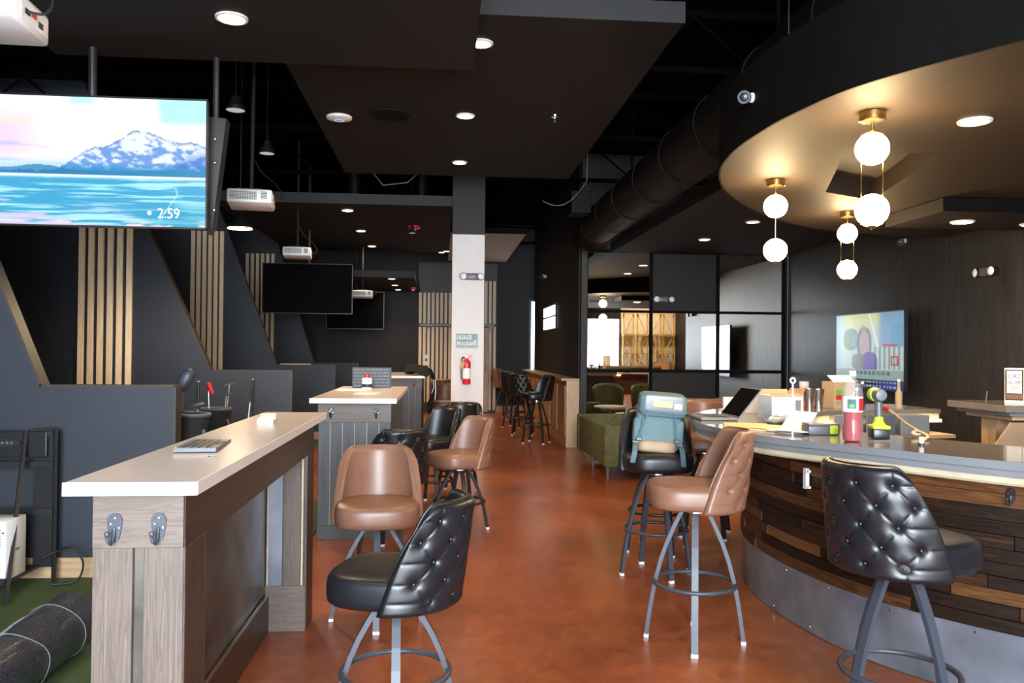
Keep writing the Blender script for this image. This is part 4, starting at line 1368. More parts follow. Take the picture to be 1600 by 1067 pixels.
# on the plank table
t = thing('menu_board', 'dark menu sign with rows of small white print on the plank table', 'sign', (-.645, 7.72, 1.05), .03)
obj('sign_panel', B((0, 0, .098), (.36, .008, .19), .002, Matrix.Rotation(-.06, 3, 'X')), M['navy'], t)
obj('sign_foot', B((0, .02, .006), (.2, .07, .012)), M['navy'], t)
pr_ = MB()
random.seed(5)
for r_ in range(6):
    x = -.165
    while x < .15:
        wd = random.choice((.012, .02, .03))
        pr_.box((x + wd / 2, -.0055 + .0, .172 - r_ * .030), (wd, .002, .009)); x += wd + .007
ob = obj('fine_print', pr_, M['darkgrille'], t); ob['kind'] = 'stuff'; ob.location = (0, -.004, 0)
t = thing('squeeze_bottle', 'white jar with a red cap standing before the menu sign', 'bottle', (-.665, 7.45, 1.05))
obj('jar_body', MB().lathe([(0, 0), (.042, 0), (.046, .01), (.046, .095), (.04, .105), (0, .105)], 24), M['whiteplastic'], t, 'x')
obj('jar_band', MB().lathe([(.0465, .02), (.0465, .05)], 24, caps=False), M['navy'], t, 'x')
obj('cap', MB().lathe([(.022, .105), (.022, .135), (.018, .14), (0, .14)], 20), M['red'], t, 'x')
o = obj('paper_sheet', B((0, 0, 0), (.25, .32, .004)), M['paper']); o.location = (-.79, 7.35, 1.0525); o.rotation_euler = (0, 0, .1)
tag(o, 'flat pale sheet lying on the plank table beside the jar', 'paper')
o = obj('paper_sheet', B((0, 0, 0), (.18, .25, .003)), M['paper']); o.location = (-.60, 6.75, 1.052); o.rotation_euler = (0, 0, -.1)
tag(o, 'white sheet lying on the plank table before the jar', 'paper')
# on the farthest table
o = obj('paper_sheet', B((0, 0, 0), (.2, .25, .006)), M['card']); o.location = (-.42, 12.0, 1.0535)
tag(o, 'brown papers on the farthest table beside the black jacket', 'paper')
o = obj('red_card', B((0, 0, 0), (.07, .12, .006)), M['red']); o.location = (-.45, 11.75, 1.0535)
tag(o, 'small red card on the farthest table', 'card')
t = thing('hooded_jacket', 'black hooded jacket draped over the corner of the farthest table', 'jacket', (-.2, 11.75, 1.05))
def drape(u, v):
    a = (u - .5)
    if v < .35:
        k = v / .35
        return (-.30 + .33 * k, a * .62, .018 + .10 * math.sin(PI * u) * (1 - .25 * k) + .035 * math.sin(u * 11 + k * 5))
    k = (v - .35) / .65
    return (.03 + .07 * math.sin(PI * min(1, k * 1.3)) + .02 * math.sin(u * 14 + k * 3), a * (.62 - .12 * k), .02 - .55 * k + .07 * (1 - k) * math.sin(PI * u))
jm = MB().grid(26, 26, drape)
jo = obj('jacket_cloth', jm, M['cloth'], t, 'all')
md = jo.modifiers.new('thickness', 'SOLIDIFY'); md.thickness = .012
obj('drawstring', MB().tube([(.115, -.30, -.05), (.125, -.31, -.2), (.115, -.31, -.33)], .007, 6), M['paper'], t)
obj('drawstring', MB().tube([(.085, -.30, -.05), (.10, -.31, -.16), (.07, -.31, -.24)], .005, 6), M['paper'], t)

# ================================================================== BAR
bt = spline([(4.2, 1.75), (3.4, 1.95), (2.85, 2.3), (2.5, 2.62), (2.225, 2.95), (2.03, 3.22), (1.865, 3.50), (1.70, 3.75), (1.575, 4.0), (1.51, 4.35), (1.505, 4.7),
             (1.575, 5.07), (1.76, 5.52), (2.1, 5.93), (2.6, 6.27), (3.1, 6.44), (3.7, 6.50)], 8)
bt, _ = resample(bt, .045)
bb = spline([(4.3, 2.0), (3.55, 2.2), (3.0, 2.5), (2.62, 2.80), (2.31, 3.12), (2.07, 3.45), (1.93, 3.76), (1.86, 4.08), (1.832, 4.4), (1.84, 4.68), (1.895, 4.98),
             (2.03, 5.33), (2.3, 5.70), (2.7, 5.99), (3.15, 6.14), (3.7, 6.20)], 8)
bb, LB = resample(bb, .045)
bar = thing('curved_bar', 'horseshoe bar with grey quartz top, brown plank front and steel kick plate', 'bar counter', (0, 0, 0))
obj('bar_top', MB().ribbon(bt, offset(bt, .62), .968, 1.0), M['bartop'], bar, 'x')
obj('top_edge', MB().ribbon(offset(bt, -.003), offset(bt, .010), .967, .9985), M['baredge'], bar, 'x')
obj('edge_lip', MB().ribbon(offset(bt, .012), offset(bt, .06), .936, .967), M['baredge'], bar, 'x')
obj('plywood_strip', MB().ribbon(offset(bt, .018), offset(bt, .08), .912, .936), M['ply'], bar, 'x')
obj('under_deck', MB().ribbon(offset(bt, .05), offset(bt, .60), .90, .967), M['ply'], bar, 'x')
obj('carcass', MB().ribbon(offset(bb, .02), offset(bb, .10), 0, .905), M['baytrim'], bar, 'x')
kp = obj('kick_plate', MB().ribbon(offset(bb, -.004), offset(bb, .018), .004, .285), M['kick'], bar, 'x')
def at_s(pts, s):
    d = 0
    for a, b in zip(pts, pts[1:]):
        l = math.hypot(b[0] - a[0], b[1] - a[1])
        if d + l >= s:
            k = (s - d) / l
            tg = Vector((b[0] - a[0], b[1] - a[1])).normalized()
            return (a[0] + (b[0] - a[0]) * k, a[1] + (b[1] - a[1]) * k), tg
        d += l
    return pts[-1], Vector((1, 0))
for i, s in enumerate(np.arange(1.4, LB - 1.6, .36)):
    for z in (.262, .03):
        p, tg = at_s(bb, s + (.14 if z < .1 else 0))
        nrm = Vector((-tg.y, tg.x, 0))
        obj('screw_head', MB().lathe([(.008, 0), (.006, .004), (0, .005)], 10, (p[0] + nrm.x * .004, p[1] + nrm.y * .004, z), nrm), M['chrome'], kp)
# plank cladding, nine courses of staggered boards
random.seed(11)
rows, zlo, zhi = 11, .287, .906
rh = (zhi - zlo) / rows
for r_ in range(rows):
    s = .2 + random.random() * .5
    while s < LB - 1.5:
        ln = random.choice((.35, .55, .75, .95, 1.15)) * random.uniform(.9, 1.1)
        e = min(s + ln, LB - 1.3)
        n = max(3, int((e - s) / .09) + 1)
        P = [at_s(bb, s + .002 + (e - s - .004) * q / (n - 1))[0] for q in range(n)]
        th = random.uniform(.004, .017)
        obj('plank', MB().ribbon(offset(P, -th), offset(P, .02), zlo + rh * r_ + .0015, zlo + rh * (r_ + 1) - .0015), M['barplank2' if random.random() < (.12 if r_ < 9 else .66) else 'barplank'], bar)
        s = e
# bag hooks under the top and a door-catch style bracket on the cladding
for i, (px, py, z) in enumerate(((1.905, 3.84, .865), (2.285, 3.14, .845))):
    s_best = min(range(len(bb)), key=lambda q: math.hypot(bb[q][0] - px, bb[q][1] - py))
    a, b = bb[s_best - 1], bb[s_best + 1]
    tg = Vector((b[0] - a[0], b[1] - a[1])).normalized(); nrm = Vector((-tg.y, tg.x, 0))
    h = coat_hook(bar, bb[s_best][0] + nrm.x * .018, bb[s_best][1] + nrm.y * .018, z, 'bag_hook', 'steelblack', .9)
    h.rotation_euler = (0, 0, math.atan2(nrm.x, -nrm.y))
s_best = min(range(len(bb)), key=lambda q: math.hypot(bb[q][0] - 1.885, bb[q][1] - 4.0))
a, b = bb[s_best - 1], bb[s_best + 1]
tg = Vector((b[0] - a[0], b[1] - a[1])).normalized(); nrm = Vector((-tg.y, tg.x, 0))
h = obj('white_bracket', MB().box((0, -.012, 0), (.028, .02, .105), .003).box((.02, -.012, .038), (.02, .014, .012)).box((.02, -.012, -.042), (.02, .014, .012)), M['whiteplastic'], bar, label='small white plastic bracket on the plank front')
h.location = (bb[s_best][0] + nrm.x * .018, bb[s_best][1] + nrm.y * .018, .78); h.rotation_euler = (0, 0, math.atan2(nrm.x, -nrm.y))
# far arm, seen from inside: shelf, lit undercounter, steel bins
fa = [p for p in bt if p[0] > 2.3 and p[1] > 5.5]
obj('inner_panel', MB().ribbon(offset(fa, .46), offset(fa, .50), .05, .84), M['panelwall'], bar, 'x')
obj('led_strip', MB().ribbon(offset(fa, .60), offset(fa, .63), .905, .925), M['led'], bar, 'x')
obj('inner_shelf', MB().ribbon(offset(fa, .52), offset(fa, .78), .80, .825), M['paleoak'], bar, 'x')
for i, x in enumerate((2.9, 3.16, 3.42)):
    o = obj('bar_bin', B((0, 0, .09), (.22, .2, .18), .006), M['darkgrille' if i != 1 else 'grayplastic'])
    o.location = (x, 5.72 if x < 3.1 else 5.76, .826)
    tag(o, ('grey steel bin on the lit shelf inside the bar, behind the drill', 'purple-grey bin on the lit shelf inside the bar', 'steel bin at the end of the lit shelf inside the bar')[i], 'bin', 'bins on the lit bar shelf')
    o.scale = (1, 1, .8)

# ================================================================== THINGS ON THE BAR
ZB = 1.0
t = thing('laptop', 'open laptop with dark screen on the tip of the bar', 'laptop', (1.675, 4.98, ZB), math.radians(-90))
obj('laptop_base', B((0, 0, .010), (.33, .23, .016), .004), M['darkgrille'], t)
obj('keyboard_deck', B((0, .01, .0185), (.28, .11, .002)), M['blackplastic'], t)
R_ = Matrix.Rotation(-math.radians(39), 3, 'X')
lid = obj('laptop_lid', B(R_ @ Vector((0, .004, .115)) + Vector((0, .115, .016)), (.33, .008, .225), .003, R_), M['darkgrille'], t)
obj('laptop_screen', B(R_ @ Vector((0, -.001, .115)) + Vector((0, .115, .016)), (.31, .003, .205), 0, R_), M['offscreen'], t)
o = obj('manila_envelope', B((0, 0, 0), (.42, .24, .004)), M['manila']); o.location = (1.69, 4.42, ZB + .003); o.rotation_euler = (0, 0, 1.25)
tag(o, 'yellow manila envelope lying on the bar before the laptop', 'envelope')
o = obj('manila_envelope', B((0, 0, 0), (.30, .2, .004)), M['manila']); o.location = (1.80, 4.35, ZB + .008); o.rotation_euler = (0, .02, .9)
tag(o, 'second manila envelope, turned across the first one', 'envelope')
o = obj('paper_sheet', B((0, 0, 0), (.28, .21, .003)), M['paper']); o.location = (1.86, 4.12, ZB + .012); o.rotation_euler = (0, .03, .6)
tag(o, 'white sheet on the bar beside the pen case', 'paper')
t = thing('card_stand', 'small white propped card on the bar behind the laptop', 'card', (2.02, 5.62, ZB), .2)
obj('card_panel', B((0, 0, .05), (.09, .012, .10)), M['paper'], t)
obj('card_foot', B((0, .03, .004), (.09, .06, .008)), M['paper'], t)
t = thing('propped_sheet', 'white sheet leaning behind the laptop hinge on the bar', 'paper', (2.10, 5.42, ZB), .2)
obj('sheet', B((0, 0, .075), (.2, .004, .15), 0, Matrix.Rotation(.25, 3, 'X')), M['paper'], t)
t = thing('shipping_box', 'white carton with torn brown flaps on the bar', 'box', (2.12, 4.98, ZB), .05)
obj('carton_walls', B((0, 0, .075), (.205, .20, .15), .002), M['paper'], t)
obj('flap', B((0, .1, .158), (.20, .004, .05), 0, Matrix.Rotation(-.5, 3, 'X')), M['card'], t)
obj('flap', B((.10, 0, .165), (.004, .19, .06), 0, Matrix.Rotation(.6, 3, 'Y')), M['card'], t)
obj('flap', B((0, -.09, .152), (.20, .05, .004), 0, Matrix.Rotation(.25, 3, 'X')), M['card'], t)
obj('shipping_label', B((.068, -.101, .085), (.035, .002, .075)), M['darkgrille'], t)
o = obj('pen_case', MB().sbox((0, 0, .014), (.06, .025, .014), .5), M['steelblack'], None, 'x'); o.location = (1.93, 4.38, ZB + .006); o.rotation_euler = (0, 0, .25)
tag(o, 'small dark case on the papers before the white carton', 'case')
t = thing('plastic_bag', 'crumpled clear white bag lying before the carton', 'bag', (1.985, 4.62, ZB))
obj('bag_film', MB().sbox((0, 0, .022), (.13, .06, .022), .8, 26, 14, .15, lambda p: p + Vector((0, 0, .008 * math.sin(p.x * 60) * math.cos(p.y * 70)))), M['pocket'], t, 'x')
t = thing('table_number_stand', 'white number stand with a ring top, nearest the bar edge', 'stand', (1.668, 3.775, ZB))
obj('stand_foot', MB().lathe([(.014, 0), (.014, .004), (0, .006)], 20), M['whiteplastic'], t)
obj('stand_post', MB().tube([(0, 0, .004), (0, 0, .268)], .0042, 8), M['whiteplastic'], t)
obj('ring_top', MB().tube([(.012 * math.cos(q * PI / 10), 0, .281 + .012 * math.sin(q * PI / 10)) for q in range(20)], .004, 8, True), M['whiteplastic'], t, 'x')
obj('ring_face', MB().lathe([(.011, -.001), (.011, .001)], 16, (0, 0, .281), (0, 1, 0)), M['blackplastic'], t)
t = thing('folded_leaflet', 'white leaflet half folded, rising behind the number stand', 'paper', (1.83, 4.15, ZB), math.radians(20))
obj('leaflet_sheet', MB().prism([(-.10, .002), (-.10, .004), (.0, .006), (.085, .105), (.088, .103), (.004, .002)], -.09, .09, 'XZ'), M['paper'], t)
t = thing('beer_glass', 'tall glass of amber beer on the far side of the bar', 'glass', (2.84, 6.22, ZB))
obj('glass_wall', MB().lathe([(0, 0), (.034, 0), (.038, .19), (.0365, .19), (.033, .008), (0, .008)], 24), M['glass'], t, 'x')
obj('beer', MB().lathe([(0, .010), (.0325, .010), (.0355, .155), (0, .155)], 24), M['beer'], t, 'x')
for i, x in enumerate((2.715, 2.80)):
    t = thing('cocktail_shaker', 'steel shaker tin on the far bar arm, %s the cardboard box' % ('away from' if i == 0 else 'next to'), 'shaker', (x, 5.86 + .03 * i, ZB), 0, 'pair of steel shaker tins')
    obj('tin_body', MB().lathe([(0, 0), (.032, 0), (.045, .15 if i == 0 else .145), (.0435, .15 if i == 0 else .145), (.03, .004), (0, .004)], 26), M['chrome'], t, 'x')
    obj('tin_rim', MB().tube([(.0455 * math.cos(q * PI / 12), .0455 * math.sin(q * PI / 12), .15 - .005 * i) for q in range(24)], .0018, 6, True), M['chrome'], t, 'x')
t = thing('snack_box', 'open brown cardboard box with green and red print beside the shaker tins', 'box', (3.0, 5.98, ZB), .25)
obj('box_walls', B((0, 0, .10), (.19, .14, .20), .002), M['card'], t)
obj('box_flap', B((-.0, -.03, .222), (.2, .09, .003), 0, Matrix.Rotation(.6, 3, 'X')), M['paper'], t)
obj('green_print', B((-.045, -.0715, .125), (.075, .002, .035)), M['green'], t)
obj('red_print', B((-.045, -.0715, .085), (.075, .002, .035)), M['red'], t)
obj('tan_print', B((-.045, -.0715, .045), (.075, .002, .025)), M['tan'], t)
o = obj('red_pouch', MB().sbox((0, 0, .02), (.10, .05, .02), .5), M['red'], None, 'x'); o.location = (2.62, 5.98, ZB)
tag(o, 'flat red pouch on the bar behind the white carton', 'pouch')
# soft drink bottle
t = thing('drink_bottle', 'large clear bottle of red fruit drink standing on the bar', 'bottle', (1.925, 3.70, ZB))
prf = [(0, .002), (.030, 0), (.041, .006), (.0445, .03), (.043, .075), (.039, .098), (.041, .115), (.0445, .135), (.0455, .215), (.043, .24), (.034, .268), (.020, .288), (.0135, .298), (.0135, .312)]
obj('drink', MB().lathe([(0, .004)] + [(r - .002, z) for r, z in prf[1:9] if z < .16] + [(.043, .160), (0, .160)], 28), M['pop'], t, 'x')
obj('bottle_wall', MB().lathe(prf, 28, caps=False), M['film'], t, 'x')
lb = obj('wrap_label', MB().lathe([(.0462, .140), (.0466, .142), (.0466, .208), (.0462, .21)], 28, caps=False), M['paper'], t, 'x')
obj('label_print', MB().grid(7, 2, lambda u, v: (.0470 * math.sin(-.95 + .85 * u), -.0470 * math.cos(-.95 + .85 * u), .155 + .045 * v)), M['tealdark'], lb)
obj('label_print', MB().grid(7, 2, lambda u, v: (.0470 * math.sin(.15 + .8 * u), -.0470 * math.cos(.15 + .8 * u), .146 + .058 * v)), M['red'], lb)
obj('leaf_print', MB().grid(5, 2, lambda u, v: (.0474 * math.sin(-.8 + .5 * u), -.0474 * math.cos(-.8 + .5 * u), .160 + .016 * v)), M['green'], lb)
obj('cap', MB().lathe([(.016, .306), (.0165, .326), (.015, .33), (0, .33)], 20), M['whiteplastic'], t, 'x')
# tool case
t = thing('tool_case', 'grey plastic bit case with a lime latch beside the red bottle', 'case', (1.925, 4.02, ZB), math.radians(-2))
obj('case_body', MB().box((0, 0, .024), (.165, .10, .048), .010), M['grayplastic'], t, 'x')
obj('case_lid', MB().box((0, 0, .052), (.160, .095, .012), .005), M['grayplastic'], t, 'x')
obj('case_latch', MB().box((.045, -.051, .028), (.042, .008, .044), .003), M['lime'], t, 'x')
# drill standing on its battery, chuck away from us
t = thing('cordless_drill', 'grey and lime cordless drill standing on its battery', 'drill', (2.11, 3.80, ZB), math.radians(-12))
obj('battery_pack', MB().box((0, 0, .028), (.078, .10, .050), .008), M['blackplastic'], t, 'x')
obj('battery_collar', MB().box((0, 0, .060), (.082, .105, .018), .007), M['lime'], t, 'x')
obj('collar_neck', MB().lathe([(.036, .066), (.022, .086), (.019, .108), (0, .108)], 16), M['lime'], t, 'x')
obj('grip', MB().tube([(0, 0, .10), (0, .004, .14), (0, .006, .185)], [.0175, .0165, .0185], 16), M['grayplastic'], t, 'x')
obj('motor_housing', MB().lathe([(0, -.055), (.024, -.052), (.032, -.035), (.033, .06), (.027, .075), (0, .075)], 22, (0, .01, .212), (0, 1, 0)), M['grayplastic'], t, 'x')
obj('lime_band', MB().lathe([(.0335, .0), (.0338, .01), (.0338, .05), (.0335, .055)], 22, (-.004, .01, .213), (0, 1, 0)), M['lime'], t, 'x')
obj('chuck', MB().lathe([(.022, .075), (.021, .11), (.012, .125), (0, .125)], 18, (0, .01, .212), (0, 1, 0)), M['steelblack'], t, 'x')
o = obj('plastic_wrap', MB().sbox((0, 0, .004), (.055, .03, .004), .8, 18, 8), M['film'], None, 'x'); o.location = (2.05, 3.68, ZB)
tag(o, 'scrap of clear wrap on the bar at the foot of the drill', 'wrapper')
t = thing('bottle_cap', 'small white capped vial standing alone on the bar', 'cap', (2.165, 3.535, ZB))
obj('vial_body', MB().lathe([(0, 0), (.0135, 0), (.0135, .010), (0, .010)], 18), M['steelblack'], t, 'x')
obj('vial_cap', MB().lathe([(.011, .010), (.0105, .036), (.009, .038), (0, .038)], 18), M['whiteplastic'], t, 'x')
t = thing('lamp_cord', 'pale cord with an orange grip looping over the bar beside the drill', 'cord', (2.3, 3.9, ZB))
obj('cord', MB().tube(smooth3([(.97, 1.85, .004), (.89, 1.6, -.022), (.55, .9, -.018), (.20, .22, .010), (.08, .0, .010), (.03, -.02, .022), (.10, .05, .024), (.06, -.10, .014), (-.02, -.20, .009)]), .007, 8), M['ply'], t, 'x')
obj('orange_grip', MB().tube([(.99, 2.02, .016), (.98, 1.93, .014), (.97, 1.84, .006)], [.014, .017, .012], 10), M['red'], t, 'x')
# small bottles on the far arm
for i, (x, y, h_, mt, lab) in enumerate(((3.22, 6.12, .13, 'chrome', 'small silver jigger on the far bar arm between bottle and drill'), (3.52, 6.05, .20, 'card', 'pale bottle on the far bar arm directly behind the drill'), (3.36, 6.3, .17, 'steelblack', 'dark bottle on the far bar arm before the wall screen'))):
    t = thing('bar_bottle', lab, 'bottle', (x, y, ZB))
    obj('bottle_body', MB().lathe([(0, 0), (.024, 0), (.026, h_ * .55), (.011, h_ * .72), (.010, h_), (0, h_)], 18), M[mt], t, 'x')
    obj('bottle_stopper', MB().lathe([(.012, h_), (.012, h_ + .018), (0, h_ + .02)], 12), M['whiteplastic'], t, 'x')

# back-bar island inside the horseshoe
t = thing('back_bar_island', 'small stand with a stepped grey top on a pale wooden column inside the bar', 'counter', (3.9, 5.1, 0))
obj('island_top', B((.33, .02, 1.075), (1.45, .60, .045), .004), M['bartop'], t)
obj('top_moulding', B((.36, .03, 1.04), (1.40, .54, .028), .003), M['baredge'], t)
obj('sub_top', B((.39, .04, 1.012), (1.36, .46, .03), .003), M['paleoak'], t)
obj('island_column', B((-.19, .10, .5), (.11, .15, 1.0), .003), M['paleoakz'], t)
obj('island_column', B((.90, .10, .5), (.14, .15, 1.0), .003), M['paleoakz'], t)
t = thing('sloping_panel', 'tan sloping board leaning under the stepped stand top', 'board', (3.45, 4.75, 0))
obj('tan_board', MB().prism([(-.11, .83), (.02, 1.00), (.50, 1.00), (.50, .83)], -.03, -.01, 'XZ'), M['tan'], t)
obj('board_stand', B((.20, .03, .43), (.50, .06, .86)), M['blackplastic'], t)
t = thing('whiskey_carton', 'tall white carton with brown label reading LORD CALVERT', 'box', (3.77, 5.08, 1.0975), math.radians(-47))
obj('carton', B((0, 0, .115), (.125, .12, .23), .002), M['paper'], t)
obj('brown_label', B((-.006, -.0605, .12), (.105, .002, .20)), M['brass'], t)
obj('cream_label', B((-.006, -.0618, .14), (.085, .002, .145)), M['paper'], t)
text('LORD', .036, M['blackplastic'], t, (-.006, -.0635, .165), align='CENTER', sx=.75)
text('CALVERT', .036, M['blackplastic'], t, (-.006, -.0635, .125), align='CENTER', sx=.68)
obj('label_lines', B((-.006, -.0635, .105), (.05, .001, .006)).box((-.006, -.0635, .090), (.04, .001, .005)), M['card'], t)
obj('label_band', B((-.006, -.0625, .045), (.095, .002, .03)), M['brown'], t)
o = obj('pen', MB().tube([(0, 0, 0), (.01, 0, .075)], .005, 8), M['steelblack']); o.location = (3.60, 5.15, 1.0975)
tag(o, 'dark pen standing on the stepped stand beside the carton', 'pen')

# ================================================================== BACKPACK
t = thing('backpack', 'slate blue canvas backpack sitting on the tall black stool', 'backpack', (1.36, 5.08, .775), math.radians(-8))
t.rotation_euler = (math.radians(-9), math.radians(4), math.radians(-8)); t.scale = (.96, .8, .86)
obj('pack_body', MB().sbox((0, .03, .20), (.145, .085, .195), .32, 36, 20), M['teal'], t, 'all')
obj('front_pocket', MB().sbox((-.005, -.055, .15), (.115, .03, .115), .35, 30, 16), M['teal'], t, 'all')
obj('bottom_panel', MB().sbox((-.01, -.025, .04), (.125, .075, .045), .4, 30, 14), M['tan'], t, 'all')
for s in (-1, 1):
    obj('side_pocket', MB().sbox((s * .135, .01, .15), (.03, .06, .10), .45, 22, 12), M['teal'], t, 'all')
lidp = obj('pack_lid', MB().sbox((.015, -.015, .355), (.155, .115, .085), .34, 36, 18, Matrix.Rotation(math.radians(14), 3, 'X')), M['teal'], t, 'all')
R14 = Matrix.Rotation(math.radians(14), 3, 'X')
obj('vinyl_window', MB().sbox((.015, -.118, .352), (.130, .022, .062), .3, 28, 12, R14), M['pocket'], lidp, 'all')
obj('tan_patch', B((.005, -.143, .345), (.125, .004, .045), .002, R14), M['manila'], lidp)
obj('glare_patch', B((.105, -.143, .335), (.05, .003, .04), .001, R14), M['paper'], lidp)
obj('lid_seam', MB().tube([(.015 + .157 * math.copysign(abs(math.cos(a)) ** .4, math.cos(a)), -.02 + .118 * math.copysign(abs(math.sin(a)) ** .4, math.sin(a)), .312 + .03 * math.sin(a)) for a in np.linspace(0, 2 * PI, 41)[:-1]], .006, 6, True), M['tealdark'], lidp, 'all')
for s, xb in ((-1, -.10), (1, .085)):
    st = obj('lid_strap', MB().tube([(xb, -.115, .30), (xb + .01, -.10, .24), (xb + .02 * s, -.092, .15), (xb + .035 * s, -.09, .075)], .008, 6), M['tealdark'], t)
    obj('buckle', MB().box((xb + .03 * s, -.10, .085), (.038, .012, .028), .004), M['steelblack'], st)
for s, x in ((-1, -.15), (1, .135)):
    d = obj('hanging_strap', MB().grid(2, 10, lambda u, v, s=s, x=x: (x + s * .02 * v + (u - .5) * .032, -.075 - .115 * min(1, v * 2.2), .07 - .05 * min(1, v * 2.2) - .16 * max(0, v - .3))), M['tealdark'], t)
    md = d.modifiers.new('thickness', 'SOLIDIFY'); md.thickness = .004
    obj('strap_slider', MB().box((x, -.09, .062), (.042, .012, .016), .003), M['grayplastic'], d)
obj('carry_loop', MB().tube([(-.03, .09, .40), (-.03, .10, .445), (.03, .10, .445), (.03, .09, .40)], .007, 6), M['tealdark'], t)

# ================================================================== LOUNGE
t = thing('velvet_sofa', 'low olive velvet sofa with its back to the aisle, behind the backpack stool', 'sofa', (2.15, 9.75, 0))
q = lambda x, y, z: (x - 2.15, y - 9.75, z)
obj('sofa_base', MB().box(q(2.18, 9.75, .23), (.70, 1.72, .16), .02), M['velvet'], t, 'x')
obj('sofa_back', MB().box(q(1.865, 9.75, .365), (.15, 1.58, .43), .02), M['velvet'], t, 'x')
obj('sofa_arm', MB().box(q(2.165, 8.90, .37), (.77, .14, .45), .02), M['velvet'], t, 'x')
obj('sofa_arm', MB().box(q(2.165, 10.60, .37), (.77, .14, .45), .02), M['velvet'], t, 'x')
obj('seat_cushion', MB().box(q(2.22, 9.34, .36), (.58, .72, .13), .03), M['velvet'], t, 'x')
obj('seat_cushion', MB().box(q(2.22, 10.13, .36), (.58, .72, .13), .03), M['velvet'], t, 'x')
for x in (1.83, 2.48):
    for y in (8.88, 10.62):
        obj('leg', MB().lathe([(.012, 0), (.020, .09), (.032, .155), (0, .155)], 14, q(x, y, 0)), M['steelblack'] if x > 2 else M['grayplastic'], t, 'x')
obj('leg', MB().lathe([(.012, 0), (.020, .09), (.032, .155), (0, .155)], 14, q(1.83, 9.75, 0)), M['grayplastic'], t, 'x')

def lounge_chair(x, y, rz, label):
    t = thing('lounge_chair', label, 'chair', (x, y, 0), rz, 'olive lounge chairs by the mirror')
    obj('chair_seat', MB().sbox((0, 0, .40), (.26, .27, .07), .45), M['velvet'], t, 'all')
    def cb(u, v):
        ph = (u - .5) * 2.5
        R = .27 + .03 * v
        return (R * math.sin(ph), R * math.cos(ph) * .9 + .03 * v, .42 + .44 * v * (1 - .25 * (2 * abs(u - .5)) ** 3))
    o = obj('chair_back', MB().grid(25, 8, cb), M['velvet'], t, 'all')
    md = o.modifiers.new('thickness', 'SOLIDIFY'); md.thickness = .05
    for sx in (-1, 1):
        for sy in (-1, 1): obj('leg', MB().tube([(sx * .17, sy * .17, .36), (sx * .22, sy * .22, 0)], [.018, .011], 8), M['brass'], t)
lounge_chair(2.87, 9.75, PI, 'olive lounge chair facing the mirror, hidden behind the backpack')
lounge_chair(3.50, 9.95, PI - .1, 'olive lounge chair facing the mirror, nearer to the panelled wall')
t = thing('round_table', 'small round table with a pale top between sofa and mirror', 'table', (2.62, 11.02, 0))
obj('table_top', MB().lathe([(0, .54), (.24, .54), (.25, .55), (.25, .56), (.24, .57), (0, .57)], 36), M['quartzedge'], t, 'x')
obj('table_stem', MB().tube([(0, 0, .02), (0, 0, .54)], .025, 12), M['brass'], t, 'x')
obj('table_foot', MB().lathe([(.2, 0), (.19, .015), (.03, .025), (0, .025)], 32), M['brass'], t, 'x')

# ================================================================== BAY EQUIPMENT
# black display rack with oval badge, white computer tower on its low shelf
t = thing('equipment_rack', 'black metal rack with an oval badge leaning to the bay wall', 'rack', (-2.45, 4.95, .012))
fr = [((-.40, .14, 0), (-.40, .14, .91)), ((.17, .14, 0), (.17, .14, .91)), ((-.42, -.30, 0), (-.32, .10, .90)), ((.12, -.30, 0), (.02, .10, .90))]
for a, b in fr: obj('upright', MB().tube([a, b], .014, 4), M['steelblack'], t)
obj('header_panel', B((-.115, .11, .82), (.50, .016, .15), .004), M['blackplastic'], t)
obj('side_panel', B((.11, .145, .5), (.12, .012, .82)), M['blackplastic'], t)
obj('oval_badge', MB().prism([(.115 * math.cos(a) - .12, .028 * math.sin(a) + .83) for a in np.linspace(0, 2 * PI, 29)[:-1]], .100, .092, 'XZ'), M['cloth'], t)
bd = MB()
for i in range(6): bd.box((-.185 + i * .026, .090, .83), (.014, .003, .014))
ob = obj('badge_lettering', bd, M['grayplastic'], t); ob['kind'] = 'stuff'
for z in (.42, .70): obj('cross_bar', B((-.115, .13, z), (.56, .02, .035)), M['steelblack'], t)
obj('cross_bar', B((-.115, .13, .88), (.56, .03, .03)), M['steelblack'], t)
obj('back_post', B((-.20, .14, .45), (.03, .02, .88)), M['steelblack'], t)
obj('low_shelf', MB().box((-.13, -.06, .10), (.46, .40, .012)).box((-.13, -.268, .118), (.46, .014, .03)), M['steelblack'], t)
t = thing('computer_tower', 'white computer tower with a wedge emblem standing on the rack shelf', 'computer', (-2.445, 4.82, .119), math.radians(0)); t.scale = (.84, .64, 1.03)
obj('tower_case', MB().box((0, 0, .16), (.20, .34, .32), .008), M['whiteplastic'], t, 'x')
obj('front_panel', B((0, -.172, .165), (.196, .006, .31), .002), M['whiteplastic'], t)
obj('wedge_emblem', MB().prism([(-.035, .185), (.005, .155), (.04, .185), (.03, .17), (.005, .148), (-.01, .158)], -.1755, -.178, 'XZ'), M['steelblue'], t)
dots = MB()
for i in range(6): dots.box((.068, -.1765, .275 - i * .016), (.004, .003, .008))
ob = obj('side_lettering', dots, M['steelblue'], t); ob['kind'] = 'stuff'
obj('power_button', MB().lathe([(.006, 0), (.006, .003)], 12, (.082, -.175, .26), (0, -1, 0)), M['steelblack'], t)
obj('label_sticker', B((.055, -.1765, .03), (.02, .002, .018)), M['navy'], t)
obj('side_lettering', B((.1008, .02, .15), (.002, .07, .012)), M['darkgrille'], t)
